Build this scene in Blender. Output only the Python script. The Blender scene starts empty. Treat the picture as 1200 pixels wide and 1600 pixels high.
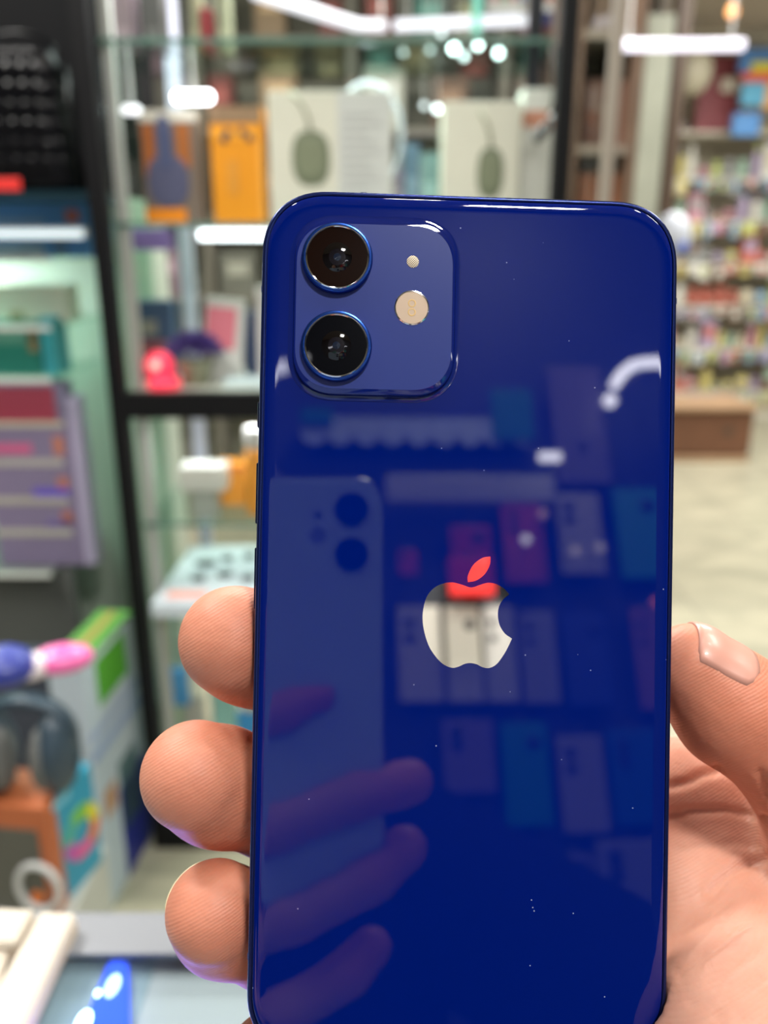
import bpy, bmesh, math, random
import numpy as np
from mathutils import Vector, Matrix

random.seed(7)
scn = bpy.context.scene
COL = scn.collection

# ------------------------------------------------------------------ camera
F = 1298.0                      # focal length in pixels (1200x1600 frame)
H = 1.35                        # camera height
PITCH = math.radians(18.0)
RT = Vector((1, 0, 0))
FW = Vector((0, math.cos(PITCH), -math.sin(PITCH)))
UP = Vector((0, math.sin(PITCH), math.cos(PITCH)))
CAM = Vector((0, 0, H))

cd = bpy.data.cameras.new('camera')
cam = bpy.data.objects.new('camera', cd)
COL.objects.link(cam)
cam.location = CAM
cam.rotation_euler = (math.radians(90) - PITCH, 0, 0)
cd.sensor_fit = 'AUTO'
cd.lens = 4.2
cd.sensor_width = 4.2 * 1600 / F
cd.clip_start = 0.004
cd.clip_end = 60
cd.dof.use_dof = True
cd.dof.focus_distance = 0.1425
cd.dof.aperture_fstop = 1.6
scn.camera = cam

scn.view_settings.view_transform = 'Standard'
scn.view_settings.look = 'None'
scn.view_settings.gamma = 1
scn.view_settings.use_curve_mapping = False
scn.view_settings.exposure = 0.0

# ------------------------------------------------------------------ world and big lamps
w = bpy.data.worlds.new('world')
scn.world = w
w.use_nodes = True
w.node_tree.nodes['Background'].inputs[0].default_value = (0.9, 0.93, 1.0, 1)
w.node_tree.nodes['Background'].inputs[1].default_value = 0.35

def area(name, loc, sx, sy, power, col=(1, 0.97, 0.92), rot=(0, 0, 0)):
    l = bpy.data.lights.new(name, 'AREA')
    l.shape = 'RECTANGLE'; l.size = sx; l.size_y = sy; l.energy = power; l.color = col
    o = bpy.data.objects.new(name, l)
    o.location = loc; o.rotation_euler = rot
    COL.objects.link(o)
    return o
CEIL = 2.75
LAMPS = [(0.12, 0.30, 0.09, 0.09, 3.8), (-1.2, 0.95, 0.4, 1.0, 44), (1.25, 0.7, 0.4, 1.0, 20), (-0.3, 2.6, 1.6, 0.5, 70),
         (1.9, 3.4, 0.6, 1.5, 42), (0.40, -0.75, 0.22, 0.16, 29), (2.3, 4.75, 1.8, 0.5, 88), (-0.55, 0.25, 0.10, 0.10, 3.8), (0.80, 0.10, 0.10, 0.10, 3.4)]  # the mall passage panel is added to brighten the toy shop
for i, (x, y, sx, sy, p) in enumerate(LAMPS):
    area('ceiling_light_source', (x, y, CEIL - 0.075), sx, sy, p)

# ------------------------------------------------------------------ helpers
def C(px, py, Z):
    """point seen at pixel px, py at depth Z (metres)"""
    return CAM + (FW + RT * ((px - 600) / F) - UP * ((py - 800) / F)) * Z
def ray(px, py):
    return (FW + RT * ((px - 600) / F) - UP * ((py - 800) / F))
def atY(px, py, Y):
    d = ray(px, py); return CAM + d * (Y / d.y)
def atZ(px, py, z):
    d = ray(px, py); return CAM + d * ((z - H) / d.z)

def lin(c):
    return tuple(((v / 255) / 12.92 if v / 255 <= 0.04045 else ((v / 255 + 0.055) / 1.055) ** 2.4) for v in c)

_m = {}
def mat(name, col=(0.5, 0.5, 0.5), rough=0.5, metal=0.0, spec=0.5, emit=None, es=0.0, coat=0.0, noise=0.0, nscale=30, bump=0.0, sss=0.0):
    if name in _m: return _m[name]
    m = bpy.data.materials.new(name); m.use_nodes = True
    nt = m.node_tree; b = nt.nodes['Principled BSDF']
    b.inputs['Base Color'].default_value = (*col, 1)
    b.inputs['Roughness'].default_value = rough
    b.inputs['Metallic'].default_value = metal
    b.inputs['Specular IOR Level'].default_value = spec
    b.inputs['Coat Weight'].default_value = coat
    if emit:
        b.inputs['Emission Color'].default_value = (*emit, 1)
        b.inputs['Emission Strength'].default_value = es
    if noise or bump:
        tc = nt.nodes.new('ShaderNodeTexCoord'); n = nt.nodes.new('ShaderNodeTexNoise')
        n.inputs['Scale'].default_value = nscale; n.inputs['Detail'].default_value = 4
        nt.links.new(tc.outputs['Object'], n.inputs['Vector'])
        if noise:
            mx = nt.nodes.new('ShaderNodeMix'); mx.data_type = 'RGBA'
            mx.inputs[6].default_value = (*[max(0, c * (1 - noise)) for c in col], 1)
            mx.inputs[7].default_value = (*[min(1, c * (1 + noise)) for c in col], 1)
            nt.links.new(n.outputs['Fac'], mx.inputs[0]); nt.links.new(mx.outputs[2], b.inputs['Base Color'])
        if bump:
            bp = nt.nodes.new('ShaderNodeBump'); bp.inputs['Strength'].default_value = bump; bp.inputs['Distance'].default_value = 0.002
            nt.links.new(n.outputs['Fac'], bp.inputs['Height']); nt.links.new(bp.outputs['Normal'], b.inputs['Normal'])
    _m[name] = m
    return m
def cm(rgb, rough=0.5, **k):
    """paint / card of one sRGB colour with slight mottling"""
    return mat('paint_%02x%02x%02x_%d' % (*rgb, int(rough * 100)), lin(rgb), rough, noise=0.06, nscale=18, **k)
def glow(name, col, s):
    return mat(name, tuple(0.75 * c for c in col), 0.4, emit=col, es=s)
def glass(name, tint=(0.97, 1, 0.98), refl=1.0):
    if name in _m: return _m[name]
    m = bpy.data.materials.new(name); m.use_nodes = True
    nt = m.node_tree; nt.nodes.clear()
    o = nt.nodes.new('ShaderNodeOutputMaterial'); t = nt.nodes.new('ShaderNodeBsdfTransparent')
    g = nt.nodes.new('ShaderNodeBsdfGlossy'); f = nt.nodes.new('ShaderNodeFresnel'); x = nt.nodes.new('ShaderNodeMixShader')
    t.inputs[0].default_value = (*tint, 1); g.inputs['Roughness'].default_value = 0.01; f.inputs['IOR'].default_value = 1.45
    ml = nt.nodes.new('ShaderNodeMath'); ml.operation = 'MULTIPLY'; ml.inputs[1].default_value = refl
    ge = nt.nodes.new('ShaderNodeNewGeometry'); inv = nt.nodes.new('ShaderNodeMath'); inv.operation = 'SUBTRACT'; inv.inputs[0].default_value = 1.0
    nt.links.new(ge.outputs['Backfacing'], inv.inputs[1]); m2 = nt.nodes.new('ShaderNodeMath'); m2.operation = 'MULTIPLY'
    nt.links.new(f.outputs[0], ml.inputs[0]); nt.links.new(ml.outputs[0], m2.inputs[0]); nt.links.new(inv.outputs[0], m2.inputs[1]); nt.links.new(m2.outputs[0], x.inputs[0])
    nt.links.new(t.outputs[0], x.inputs[1]); nt.links.new(g.outputs[0], x.inputs[2]); nt.links.new(x.outputs[0], o.inputs[0])
    _m[name] = m
    return m

# bmesh shapes
def bx(bm, c, s, bev=0.0, R=None):
    """box centred c, full size s"""
    r = bmesh.ops.create_cube(bm, size=1.0)
    M = Matrix.Translation(Vector(c)) @ (R.to_4x4() if R is not None else Matrix.Identity(4)) @ Matrix.Diagonal((*s, 1))
    bmesh.ops.transform(bm, matrix=M, verts=r['verts'])
    if bev > 0:
        es = set(e for v in r['verts'] for e in v.link_edges)
        bmesh.ops.bevel(bm, geom=list(es), offset=bev, segments=2, affect='EDGES', profile=0.6)
def mm(lo, hi, bev=0.0, bm=None):
    bm = bm or bmesh.new()
    bx(bm, [(a + b) / 2 for a, b in zip(lo, hi)], [abs(b - a) for a, b in zip(lo, hi)], bev)
    return bm
def tube(bm, pts, r, seg=10, caps=True):
    pts = [Vector(p) for p in pts]; n = len(pts)
    rs = r if isinstance(r, (list, tuple)) else [r] * n
    rings = []; prev = None
    for i, p in enumerate(pts):
        t = (pts[min(i + 1, n - 1)] - pts[max(i - 1, 0)]).normalized()
        if prev is None:
            a = t.orthogonal().normalized()
        else:
            a = (prev - t * prev.dot(t)).normalized()
        prev = a; b = t.cross(a)
        rings.append([bm.verts.new(p + (a * math.cos(k * 2 * math.pi / seg) + b * math.sin(k * 2 * math.pi / seg)) * rs[i]) for k in range(seg)])
    for i in range(n - 1):
        for k in range(seg):
            bm.faces.new((rings[i][k], rings[i][(k + 1) % seg], rings[i + 1][(k + 1) % seg], rings[i + 1][k]))
    if caps:
        bm.faces.new(rings[0][::-1]); bm.faces.new(rings[-1])
def lathe(bm, prof, c=(0, 0, 0), seg=24, R=None, closed=False):
    """prof: list of (r, z)"""
    c = Vector(c); rings = []
    for (r, z) in prof:
        ring = []
        for k in range(seg):
            a = k * 2 * math.pi / seg
            v = Vector((r * math.cos(a), r * math.sin(a), z))
            if R is not None: v = R @ v
            ring.append(bm.verts.new(c + v))
        rings.append(ring)
    if closed: rings.append(rings[0])
    for i in range(len(rings) - 1):
        for k in range(seg):
            bm.faces.new((rings[i][k], rings[i][(k + 1) % seg], rings[i + 1][(k + 1) % seg], rings[i + 1][k]))
    if not closed: bm.faces.new(rings[0][::-1]); bm.faces.new(rings[-1])
def ball(bm, c, s, seg=20, R=None):
    r = bmesh.ops.create_uvsphere(bm, u_segments=seg, v_segments=max(8, seg // 2), radius=1.0)
    M = Matrix.Translation(Vector(c)) @ (R.to_4x4() if R is not None else Matrix.Identity(4)) @ Matrix.Diagonal((*s, 1))
    bmesh.ops.transform(bm, matrix=M, verts=r['verts'])
def loft(bm, loops, cap0=True, cap1=True):
    L = [[bm.verts.new(p) for p in lp] for lp in loops]
    n = len(L[0])
    for i in range(len(L) - 1):
        for k in range(n):
            bm.faces.new((L[i][k], L[i][(k + 1) % n], L[i + 1][(k + 1) % n], L[i + 1][k]))
    if cap0: bm.faces.new(L[0][::-1])
    if cap1: bm.faces.new(L[-1])
def obj(name, bm, m, parent=None, smooth=False, mw=None):
    me = bpy.data.meshes.new(name)
    bmesh.ops.recalc_face_normals(bm, faces=bm.faces)
    if smooth is True:
        for f in bm.faces: f.smooth = True
    elif smooth:
        for f in bm.faces: f.smooth = True
        for e in bm.edges:
            if len(e.link_faces) == 2 and e.calc_face_angle() > smooth: e.smooth = False
    bm.to_mesh(me); bm.free()
    me.materials.append(m)
    o = bpy.data.objects.new(name, me); COL.objects.link(o)
    if mw is not None: o.matrix_world = mw
    if parent: o.parent = parent
    return o
def tag(o, label, cat, group=None, kind=None):
    o['label'] = label
    o['category'] = cat
    if group: o['group'] = group
    if kind: o['kind'] = kind
    return o
def thing(name, label, cat, loc=(0, 0, 0), rot=None, group=None):
    o = bpy.data.objects.new(name, None); COL.objects.link(o)
    o.empty_display_size = 0.02
    if rot is not None: o.matrix_world = Matrix.Translation(Vector(loc)) @ rot.to_4x4()
    else: o.location = loc
    bpy.context.view_layer.update()
    return tag(o, label, cat, group)
def struct(name, bm, m, label=None):
    o = obj(name, bm, m); o['kind'] = 'structure'
    if label: o['label'] = label
    return o
def wchild(o, parent):
    """parent keeping world placement (parent has a location)"""
    o.parent = parent; o.matrix_parent_inverse = parent.matrix_world.inverted(); return o
def P(name, bm, m, parent, smooth=False, label=None):
    """part whose mesh is given in world space"""
    o = obj(name, bm, m, None, smooth); wchild(o, parent)
    if label: o['label'] = label
    return o

# ------------------------------------------------------------------ pose of the blue phone
foot = ray(550, 815).normalized()           # the phone back is square to this sight line
NRM = -foot
def hit(px, py, d):
    r = ray(px, py); return CAM + r * (d / r.dot(foot))
Wd = 0.0715
d0 = 0.142
for _ in range(6):
    wpx = (hit(1056, 800, d0) - hit(402, 800, d0)).length
    d0 *= Wd / wpx
def onp(px, py, h=0.0):
    """point h above the phone's back plane at a pixel"""
    return hit(px, py, d0 - h)
ax = (onp(734, 450) - onp(715.5, 1500)).normalized()
PV = ax                                       # phone up
PU = PV.cross(NRM).normalized()               # phone right as seen
if PU.dot(RT) < 0: PU = -PU
PC = onp(736, 304.5) - PV * 0.0733            # centre of the back face
PM = Matrix((( PU.x, PV.x, NRM.x, PC.x), (PU.y, PV.y, NRM.y, PC.y), (PU.z, PV.z, NRM.z, PC.z), (0, 0, 0, 1)))
PMi = PM.inverted()
def loc2(px, py, h=0.0):
    v = PMi @ onp(px, py, h); return (v.x, v.y)
def mirror(p):
    dd = (p - PC).dot(NRM); return p - NRM * (2 * dd)
def V(px, py, Z):
    """real position of what shows mirrored in the phone at px, py and total path depth Z"""
    return mirror(C(px, py, Z))
def WY(px, py, Y):
    h = onp(px, py); r = ray(px, py).normalized(); r = r - NRM * (2 * r.dot(NRM))
    return h + r * ((Y - h.y) / r.y)

# ================================================================== THE BLUE PHONE
PC += PU * 0.0004
PM = Matrix((( PU.x, PV.x, NRM.x, PC.x), (PU.y, PV.y, NRM.y, PC.y), (PU.z, PV.z, NRM.z, PC.z), (0, 0, 0, 1)))
PMi = PM.inverted()
MMM = 0.001

def rr(w_, h_, r, z, n=14, p=2.35, cx=0, cy=0):
    """rounded rectangle loop with soft superellipse corners (mm in, m out)"""
    out = []
    for (sx, sy, a0) in ((1, 1, 0), (-1, 1, 1), (-1, -1, 2), (1, -1, 3)):
        for k in range(n + 1):
            t = (a0 + k / n) * math.pi / 2
            c_, s_ = math.cos(t), math.sin(t)
            x = math.copysign(abs(c_) ** (2 / p), c_) * r; y = math.copysign(abs(s_) ** (2 / p), s_) * r
            out.append(Vector(((cx + sx * (w_ / 2 - r) + x) * MMM, (cy + sy * (h_ / 2 - r) + y) * MMM, z * MMM)))
    return out

def blue_glass():
    m = mat('blue_back_glass', (0.0, 0.0085, 0.150), 0.02, spec=0.5)
    nt = m.node_tree; b = nt.nodes['Principled BSDF']
    b.inputs['IOR'].default_value = 1.5
    # fine dust specks lying on the glass
    tc = nt.nodes.new('ShaderNodeTexCoord'); v = nt.nodes.new('ShaderNodeTexVoronoi'); v.inputs['Scale'].default_value = 420
    nt.links.new(tc.outputs['Object'], v.inputs['Vector'])
    lt = nt.nodes.new('ShaderNodeMath'); lt.operation = 'LESS_THAN'; lt.inputs[1].default_value = 0.05
    nt.links.new(v.outputs['Distance'], lt.inputs[0])
    sp = nt.nodes.new('ShaderNodeSeparateColor'); nt.links.new(v.outputs['Color'], sp.inputs[0])
    n = nt.nodes.new('ShaderNodeTexNoise'); n.inputs['Scale'].default_value = 45; nt.links.new(tc.outputs['Object'], n.inputs['Vector'])
    th = nt.nodes.new('ShaderNodeMapRange'); th.inputs[1].default_value = 0.42; th.inputs[2].default_value = 0.72
    th.inputs[3].default_value = 0.0; th.inputs[4].default_value = 0.9
    nt.links.new(n.outputs['Fac'], th.inputs[0])
    l2 = nt.nodes.new('ShaderNodeMath'); l2.operation = 'LESS_THAN'
    nt.links.new(sp.outputs[0], l2.inputs[0]); nt.links.new(th.outputs[0], l2.inputs[1])
    ml = nt.nodes.new('ShaderNodeMath'); ml.operation = 'MULTIPLY'; nt.links.new(lt.outputs[0], ml.inputs[0]); nt.links.new(l2.outputs[0], ml.inputs[1])
    m3 = nt.nodes.new('ShaderNodeMath'); m3.operation = 'MULTIPLY'; m3.inputs[1].default_value = 0.7; nt.links.new(ml.outputs[0], m3.inputs[0])
    mx = nt.nodes.new('ShaderNodeMix'); mx.data_type = 'RGBA'
    mx.inputs[6].default_value = (0.0, 0.0085, 0.150, 1); mx.inputs[7].default_value = (0.45, 0.5, 0.7, 1)
    nt.links.new(m3.outputs[0], mx.inputs[0]); nt.links.new(mx.outputs[2], b.inputs['Base Color'])
    return m
M_glass = blue_glass()
M_frame = mat('blue_anodised_frame', (0.015, 0.028, 0.14), 0.22, metal=0.75)
M_plat = mat('matte_blue_glass', (0.016, 0.034, 0.21), 0.33, spec=0.42)
M_clear = mat('polished_blue_glass_edge', (0.004, 0.012, 0.13), 0.03, spec=0.6)
M_ring = mat('blue_lens_ring', (0.02, 0.07, 0.33), 0.22, metal=0.9)
M_chrome = mat('polished_rim', (0.75, 0.75, 0.8), 0.08, metal=1.0)
M_black = mat('black_lens_glass', (0.001, 0.001, 0.002), 0.02, spec=0.25)
M_brown = mat('lens_glass_brown_reflection', (0.009, 0.003, 0.001), 0.03, spec=0.22)  # brown reflection of the upper lens put into its colour
M_mirror = mat('mirror_metal', (0.93, 0.92, 0.90), 0.015, metal=1.0)
M_scr = mat('black_screen_glass', (0.003, 0.003, 0.004), 0.05)

ph = thing('smartphone', 'deep blue glossy smartphone held upright by its edges, mirror fruit emblem on its back', 'phone', PC, PM.to_3x3())
def pp(name, bm, m, smooth=math.radians(40), parent=None, label=None):
    o = obj(name, bm, m, parent or ph, smooth)
    if label: o['label'] = label
    return o
W_, H_, R_ = 71.5, 146.7, 11.6
def il(t, z, cx=0, cy=0, w_=W_, h_=H_, r=R_): return rr(w_ - 2 * t, h_ - 2 * t, max(r - t, 0.6), z, cx=cx, cy=cy)
bm = bmesh.new(); loft(bm, [il(0.95, -0.6), il(0.95, -0.36), il(1.15, -0.22), il(1.6, -0.10), il(2.2, -0.03), il(3.0, 0.0), il(3.3, 0.0), il(3.6, 0.0)])
pp('back_glass', bm, M_glass)
bm = bmesh.new(); loft(bm, [il(0.8, -0.7), il(0.8, -0.34), il(0.6, -0.26), il(0.35, -0.30), il(0.12, -0.5), il(0.0, -0.85), il(0, -6.5), il(0.12, -6.9), il(0.4, -7.15), il(0.9, -7.2)])
pp('frame', bm, M_frame)
bm = bmesh.new(); loft(bm, [il(0.95, -7.1), il(0.95, -7.32), il(1.2, -7.4)])
pp('screen', bm, M_scr)
# antenna bands across the frame
for (u, v, s) in ((-W_ / 2, H_ / 2 - 17, (0.12, 1.0, 6.0)), (W_ / 2, H_ / 2 - 17, (0.12, 1.0, 6.0)), (-W_ / 2 + 17, H_ / 2, (1.0, 0.12, 6.0)), (-W_ / 2, -H_ / 2 + 17, (0.12, 1.0, 6.0))):
    bm = bmesh.new(); bx(bm, (u * MMM, v * MMM, -3.7e-3), [q * MMM for q in s]); pp('antenna_band', bm, mat('antenna_band', (0.03, 0.05, 0.16), 0.4))
# side buttons
for nm, vy, ln in (('mute_switch', 645, 4.5), ('volume_button', 770, 10.5), ('volume_button', 905, 10.5)):
    v = loc2(402, vy)[1]
    bm = bmesh.new(); bx(bm, (-W_ / 2 * MMM, v, -3.7e-3), (0.9e-3, ln * MMM, 3e-3), 0.3e-3); pp(nm, bm, M_frame)
bm = bmesh.new(); bx(bm, (W_ / 2 * MMM, 0.022, -3.7e-3), (0.9e-3, 20e-3, 3e-3), 0.3e-3); pp('side_button', bm, M_frame)
# camera plateau
(x0, y0), (x1, y1) = loc2(454, 334), loc2(716, 631)
cx, cy = (x0 + x1) / 2 * 1000, (y0 + y1) / 2 * 1000; pw, phh = abs(x1 - x0) * 1000, abs(y1 - y0) * 1000
bm = bmesh.new()
q = lambda t, z: rr(pw - 2 * t, phh - 2 * t, 8.2 - t, z, cx=cx, cy=cy, p=2.3)
loft(bm, [q(0, -0.02), q(0.03, 0.10), q(0.40, 0.12), q(0.80, 0.22), q(0.95, 0.75), q(1.05, 0.92), q(1.3, 1.0)])
pl = pp('camera_plateau', bm, M_clear)
(x0, y0), (x1, y1) = loc2(465, 347, 1e-3), loc2(704, 611, 1e-3)
cx2, cy2 = (x0 + x1) / 2 * 1000, (y0 + y1) / 2 * 1000; pw2, ph2 = abs(x1 - x0) * 1000, abs(y1 - y0) * 1000
bm = bmesh.new(); loft(bm, [rr(pw2, ph2, 6.9, 0.9, cx=cx2, cy=cy2, p=2.3), rr(pw2, ph2, 6.9, 1.015, cx=cx2, cy=cy2, p=2.3)])
pp('matte_panel', bm, M_plat, parent=pl, label='matte blue panel around the lenses')
for (px, py, gm, lab) in ((527, 402, M_brown, 'upper lens with a brown reflection put into its glass colour'), (525.5, 540, M_black, 'lower lens of black glass')):
    u, v = loc2(px, py, 2e-3)
    bm = bmesh.new()
    prof = [(5.95, 0.9), (5.95, 1.9), (5.8, 2.15), (5.5, 2.25), (5.25, 2.2), (5.2, 2.0), (4.5, 2.0)]
    lathe(bm, [(r * MMM, z * MMM) for r, z in prof], (u, v, 0), 64)
    ln = pp('lens', bm, M_ring, parent=pl, label=lab)
    bm = bmesh.new(); lathe(bm, [(5.27e-3, 2.05e-3), (5.33e-3, 2.22e-3), (5.18e-3, 2.27e-3), (5.06e-3, 2.2e-3)], (u, v, 0), 64, closed=True)
    pp('rim', bm, M_chrome, parent=ln)
    bm = bmesh.new(); lathe(bm, [(5.08e-3, 2.05e-3), (5.06e-3, 2.12e-3), (3.2e-3, 2.15e-3), (0.1e-3, 2.16e-3)], (u, v, 0), 64)
    pp('lens_glass', bm, gm, parent=ln)
    for rr_, k in ((2.5, 0), (1.45, 1), (0.8, 2)):
        bm = bmesh.new(); lathe(bm, [(rr_ * MMM, 2.13e-3), ((rr_ - .06) * MMM, (2.17 + k * .02) * MMM), (0.05e-3, (2.2 + .05 * k) * MMM)], (u, v, 0), 40)
        pp('inner_element', bm, mat('lens_element_%d' % k, [(0.003, 0.002, 0.002), (0.006, 0.004, 0.006), (0.01, 0.015, 0.03)][k], 0.05), parent=ln)
u, v = loc2(643.5, 481, 1e-3)
bm = bmesh.new(); lathe(bm, [(2.95e-3, 0.9e-3), (2.95e-3, 1.06e-3), (2.75e-3, 1.10e-3), (2.7e-3, 1.0e-3)], (u, v, 0), 48, closed=True)
fl = pp('flash', bm, M_chrome, parent=pl)
m = mat('cream_flash_lens', (0.66, 0.50, 0.36), 0.25, coat=1.0)
bm = bmesh.new(); lathe(bm, [(2.72e-3, 0.95e-3), (2.7e-3, 1.05e-3), (0.05e-3, 1.08e-3)], (u, v, 0), 48); pp('flash_lens', bm, m, parent=fl, label='cream flash lens')
m2 = mat('yellow_flash_die', (0.75, 0.5, 0.2), 0.3)
for dy in (-0.75, 0.75):
    bm = bmesh.new(); lathe(bm, [(0.72e-3, 1.04e-3), (0.66e-3, 1.10e-3), (0.50e-3, 1.10e-3), (0.46e-3, 1.06e-3)], (u, v + dy * MMM, 0), 24); pp('light_element', bm, m2, parent=fl)
u, v = loc2(645, 409, 1e-3)
bm = bmesh.new(); lathe(bm, [(1.05e-3, 0.9e-3), (1.03e-3, 1.04e-3), (0.9e-3, 1.05e-3)], (u, v, 0), 32)
mk = mat('microphone_mesh', (0.5, 0.42, 0.3), 0.4, metal=0.7)
nt = mk.node_tree; ck = nt.nodes.new('ShaderNodeTexChecker'); ck.inputs['Scale'].default_value = 5200
ck.inputs[1].default_value = (0.6, 0.52, 0.4, 1); ck.inputs[2].default_value = (0.08, 0.06, 0.04, 1)
tc = nt.nodes.new('ShaderNodeTexCoord'); nt.links.new(tc.outputs['Object'], ck.inputs['Vector']); nt.links.new(ck.outputs[0], nt.nodes['Principled BSDF'].inputs['Base Color'])
pp('microphone', bm, mk, parent=pl)
# mirror emblem
def cr(pts, n=8, closed=True):
    """Catmull-Rom through pts; a point given as (x, y, 1) is a corner"""
    out = []; N = len(pts)
    for i in range(N):
        p1, p2 = pts[i], pts[(i + 1) % N]
        p0 = pts[i - 1] if len(p1) < 3 else (2 * p1[0] - p2[0], 2 * p1[1] - p2[1])
        p3 = pts[(i + 2) % N] if len(p2) < 3 else (2 * p2[0] - p1[0], 2 * p2[1] - p1[1])
        for k in range(n):
            t = k / n
            out.append(tuple(0.5 * (2 * p1[j] + (p2[j] - p0[j]) * t + (2 * p0[j] - 5 * p1[j] + 4 * p2[j] - p3[j]) * t * t + (3 * p1[j] - p0[j] - 3 * p2[j] + p3[j]) * t ** 3) for j in (0, 1)))
    return out
leaf = [(260, 656, 1), (261, 625), (285, 578), (325, 548), (361, 541, 1), (358, 578), (335, 620), (298, 648)]
body = [(268, 679), (232, 667), (190, 657), (150, 662), (112, 680), (80, 715), (63, 765), (58, 820), (66, 880), (88, 945), (122, 995), (155, 1025), (190, 1038), (218, 1033),
        (245, 1021), (270, 1017), (298, 1022), (325, 1035), (355, 1039), (388, 1022), (420, 980), (442, 940), (457, 908, 1), (425, 885), (402, 848), (394, 805), (399, 765), (418, 733), (445, 710, 1),
        (420, 683), (385, 664), (350, 659), (315, 668), (290, 677)]
bm = bmesh.new()
for shp in (leaf, body):
    lp = [loc2(640 + x / 2.857, 680 + y / 2.857) for x, y in cr(shp)]
    loft(bm, [[Vector((a, b, 0.0 * MMM)) for a, b in lp], [Vector((a, b, 0.03 * MMM)) for a, b in lp]])
pp('emblem', bm, M_mirror, label='mirror-polished bitten fruit emblem with its leaf')

# ================================================================== SURFACE FROM SMOOTH PRIMITIVES
def surf_nets(fn, lo, hi, step):
    lo = np.array(lo, float); hi = np.array(hi, float)
    n = np.ceil((hi - lo) / step).astype(int) + 1
    axs = [lo[i] + step * np.arange(n[i]) for i in range(3)]
    g = np.empty(n, np.float32)
    Yg, Zg = np.meshgrid(axs[1], axs[2], indexing='ij')
    for a in range(0, n[0], 16):
        xs = axs[0][a:a + 16]
        Pp = np.empty((len(xs), n[1], n[2], 3), np.float32)
        Pp[..., 0] = xs[:, None, None]; Pp[..., 1] = Yg; Pp[..., 2] = Zg
        g[a:a + 16] = fn(Pp)
    s = g < 0
    c = [n[0] - 1, n[1] - 1, n[2] - 1]
    acc = np.zeros((*c, 3), np.float32); cnt = np.zeros(c, np.float32)
    for d in range(3):
        o1, o2 = [a for a in range(3) if a != d]
        for i in (0, 1):
            for j in (0, 1):
                off = [0, 0, 0]; off[o1] = i; off[o2] = j
                sa = tuple(slice(off[k], off[k] + c[k]) for k in range(3))
                off[d] += 1
                sb = tuple(slice(off[k], off[k] + c[k]) for k in range(3))
                A, B = g[sa], g[sb]
                m = (A < 0) != (B < 0)
                t = np.where(m, A / np.where(m, A - B, 1), 0)
                cnt += m
                acc[..., o1] += m * i; acc[..., o2] += m * j; acc[..., d] += t
    act = cnt > 0
    idx = np.full(c, -1, np.int64); idx[act] = np.arange(act.sum())
    base = np.argwhere(act)
    verts = lo + step * (base + acc[act] / cnt[act][:, None])
    faces = []
    for d in range(3):
        o1, o2 = (d + 1) % 3, (d + 2) % 3
        sl = [slice(1, c[k]) for k in range(3)]; sl[d] = slice(0, c[d])
        sl2 = list(sl); sl2[d] = slice(1, c[d] + 1)
        A = s[tuple(sl)]; B = s[tuple(sl2)]
        e = np.argwhere(A != B)
        if not len(e): continue
        inside = A[tuple(e.T)]
        e = e + np.array([0 if k == d else 1 for k in range(3)])
        def cell(a, b):
            q_ = e.copy(); q_[:, o1] -= a; q_[:, o2] -= b; return idx[tuple(q_.T)]
        quad = np.stack([cell(1, 1), cell(0, 1), cell(0, 0), cell(1, 0)], 1)
        quad[~inside] = quad[~inside][:, ::-1]
        faces.append(quad)
    faces = np.concatenate(faces)
    faces = faces[(faces >= 0).all(1)]
    return verts, faces
def smin(a, b, k):
    h = np.clip(0.5 + 0.5 * (b - a) / k, 0, 1)
    return b * (1 - h) + a * h - k * h * (1 - h)
def sd_cone(p, a, b, ra, rb):
    a = np.array(a, np.float32); b = np.array(b, np.float32); ba = b - a
    t = np.clip(((p - a) @ ba) / float(ba @ ba), 0, 1)
    dx = p - a - t[..., None] * ba
    return np.sqrt((dx * dx).sum(-1)) - (ra + (rb - ra) * t)
def sd_ell(p, c, r, R=None):
    q_ = p - np.array(c, np.float32)
    if R is not None: q_ = q_ @ np.array(R, np.float32)
    r = np.array(r, np.float32)
    k0 = np.sqrt(((q_ / r) ** 2).sum(-1)); k1 = np.sqrt(((q_ / (r * r)) ** 2).sum(-1)) + 1e-9
    return k0 * (k0 - 1) / k1
def chain(p, nodes, k):
    d = None
    for (a, ra), (b, rb) in zip(nodes[:-1], nodes[1:]):
        s_ = sd_cone(p, a, b, ra, rb)
        d = s_ if d is None else smin(d, s_, k)
    return d
def sd_slab(p, Mi, half, c, rad):
    """rounded box in the frame whose inverse matrix is Mi"""
    A = np.array(Mi, np.float32)
    q_ = p @ A[:3, :3].T + A[:3, 3] - np.array(c, np.float32)
    q2 = np.abs(q_) - (np.array(half, np.float32) - rad)
    return np.sqrt((np.maximum(q2, 0) ** 2).sum(-1)) + np.minimum(q2.max(-1), 0) - rad
def to_mesh(verts, faces, name):
    me = bpy.data.meshes.new(name)
    me.vertices.add(len(verts)); me.vertices.foreach_set('co', np.asarray(verts, np.float32).ravel())
    me.loops.add(faces.size); me.loops.foreach_set('vertex_index', faces.astype(np.int32).ravel())
    me.polygons.add(len(faces)); me.polygons.foreach_set('loop_start', np.arange(0, faces.size, 4, dtype=np.int32))
    me.polygons.foreach_set('loop_total', np.full(len(faces), 4, np.int32))
    me.polygons.foreach_set('use_smooth', np.ones(len(faces), bool))
    me.update(calc_edges=True); me.validate()
    return me
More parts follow.
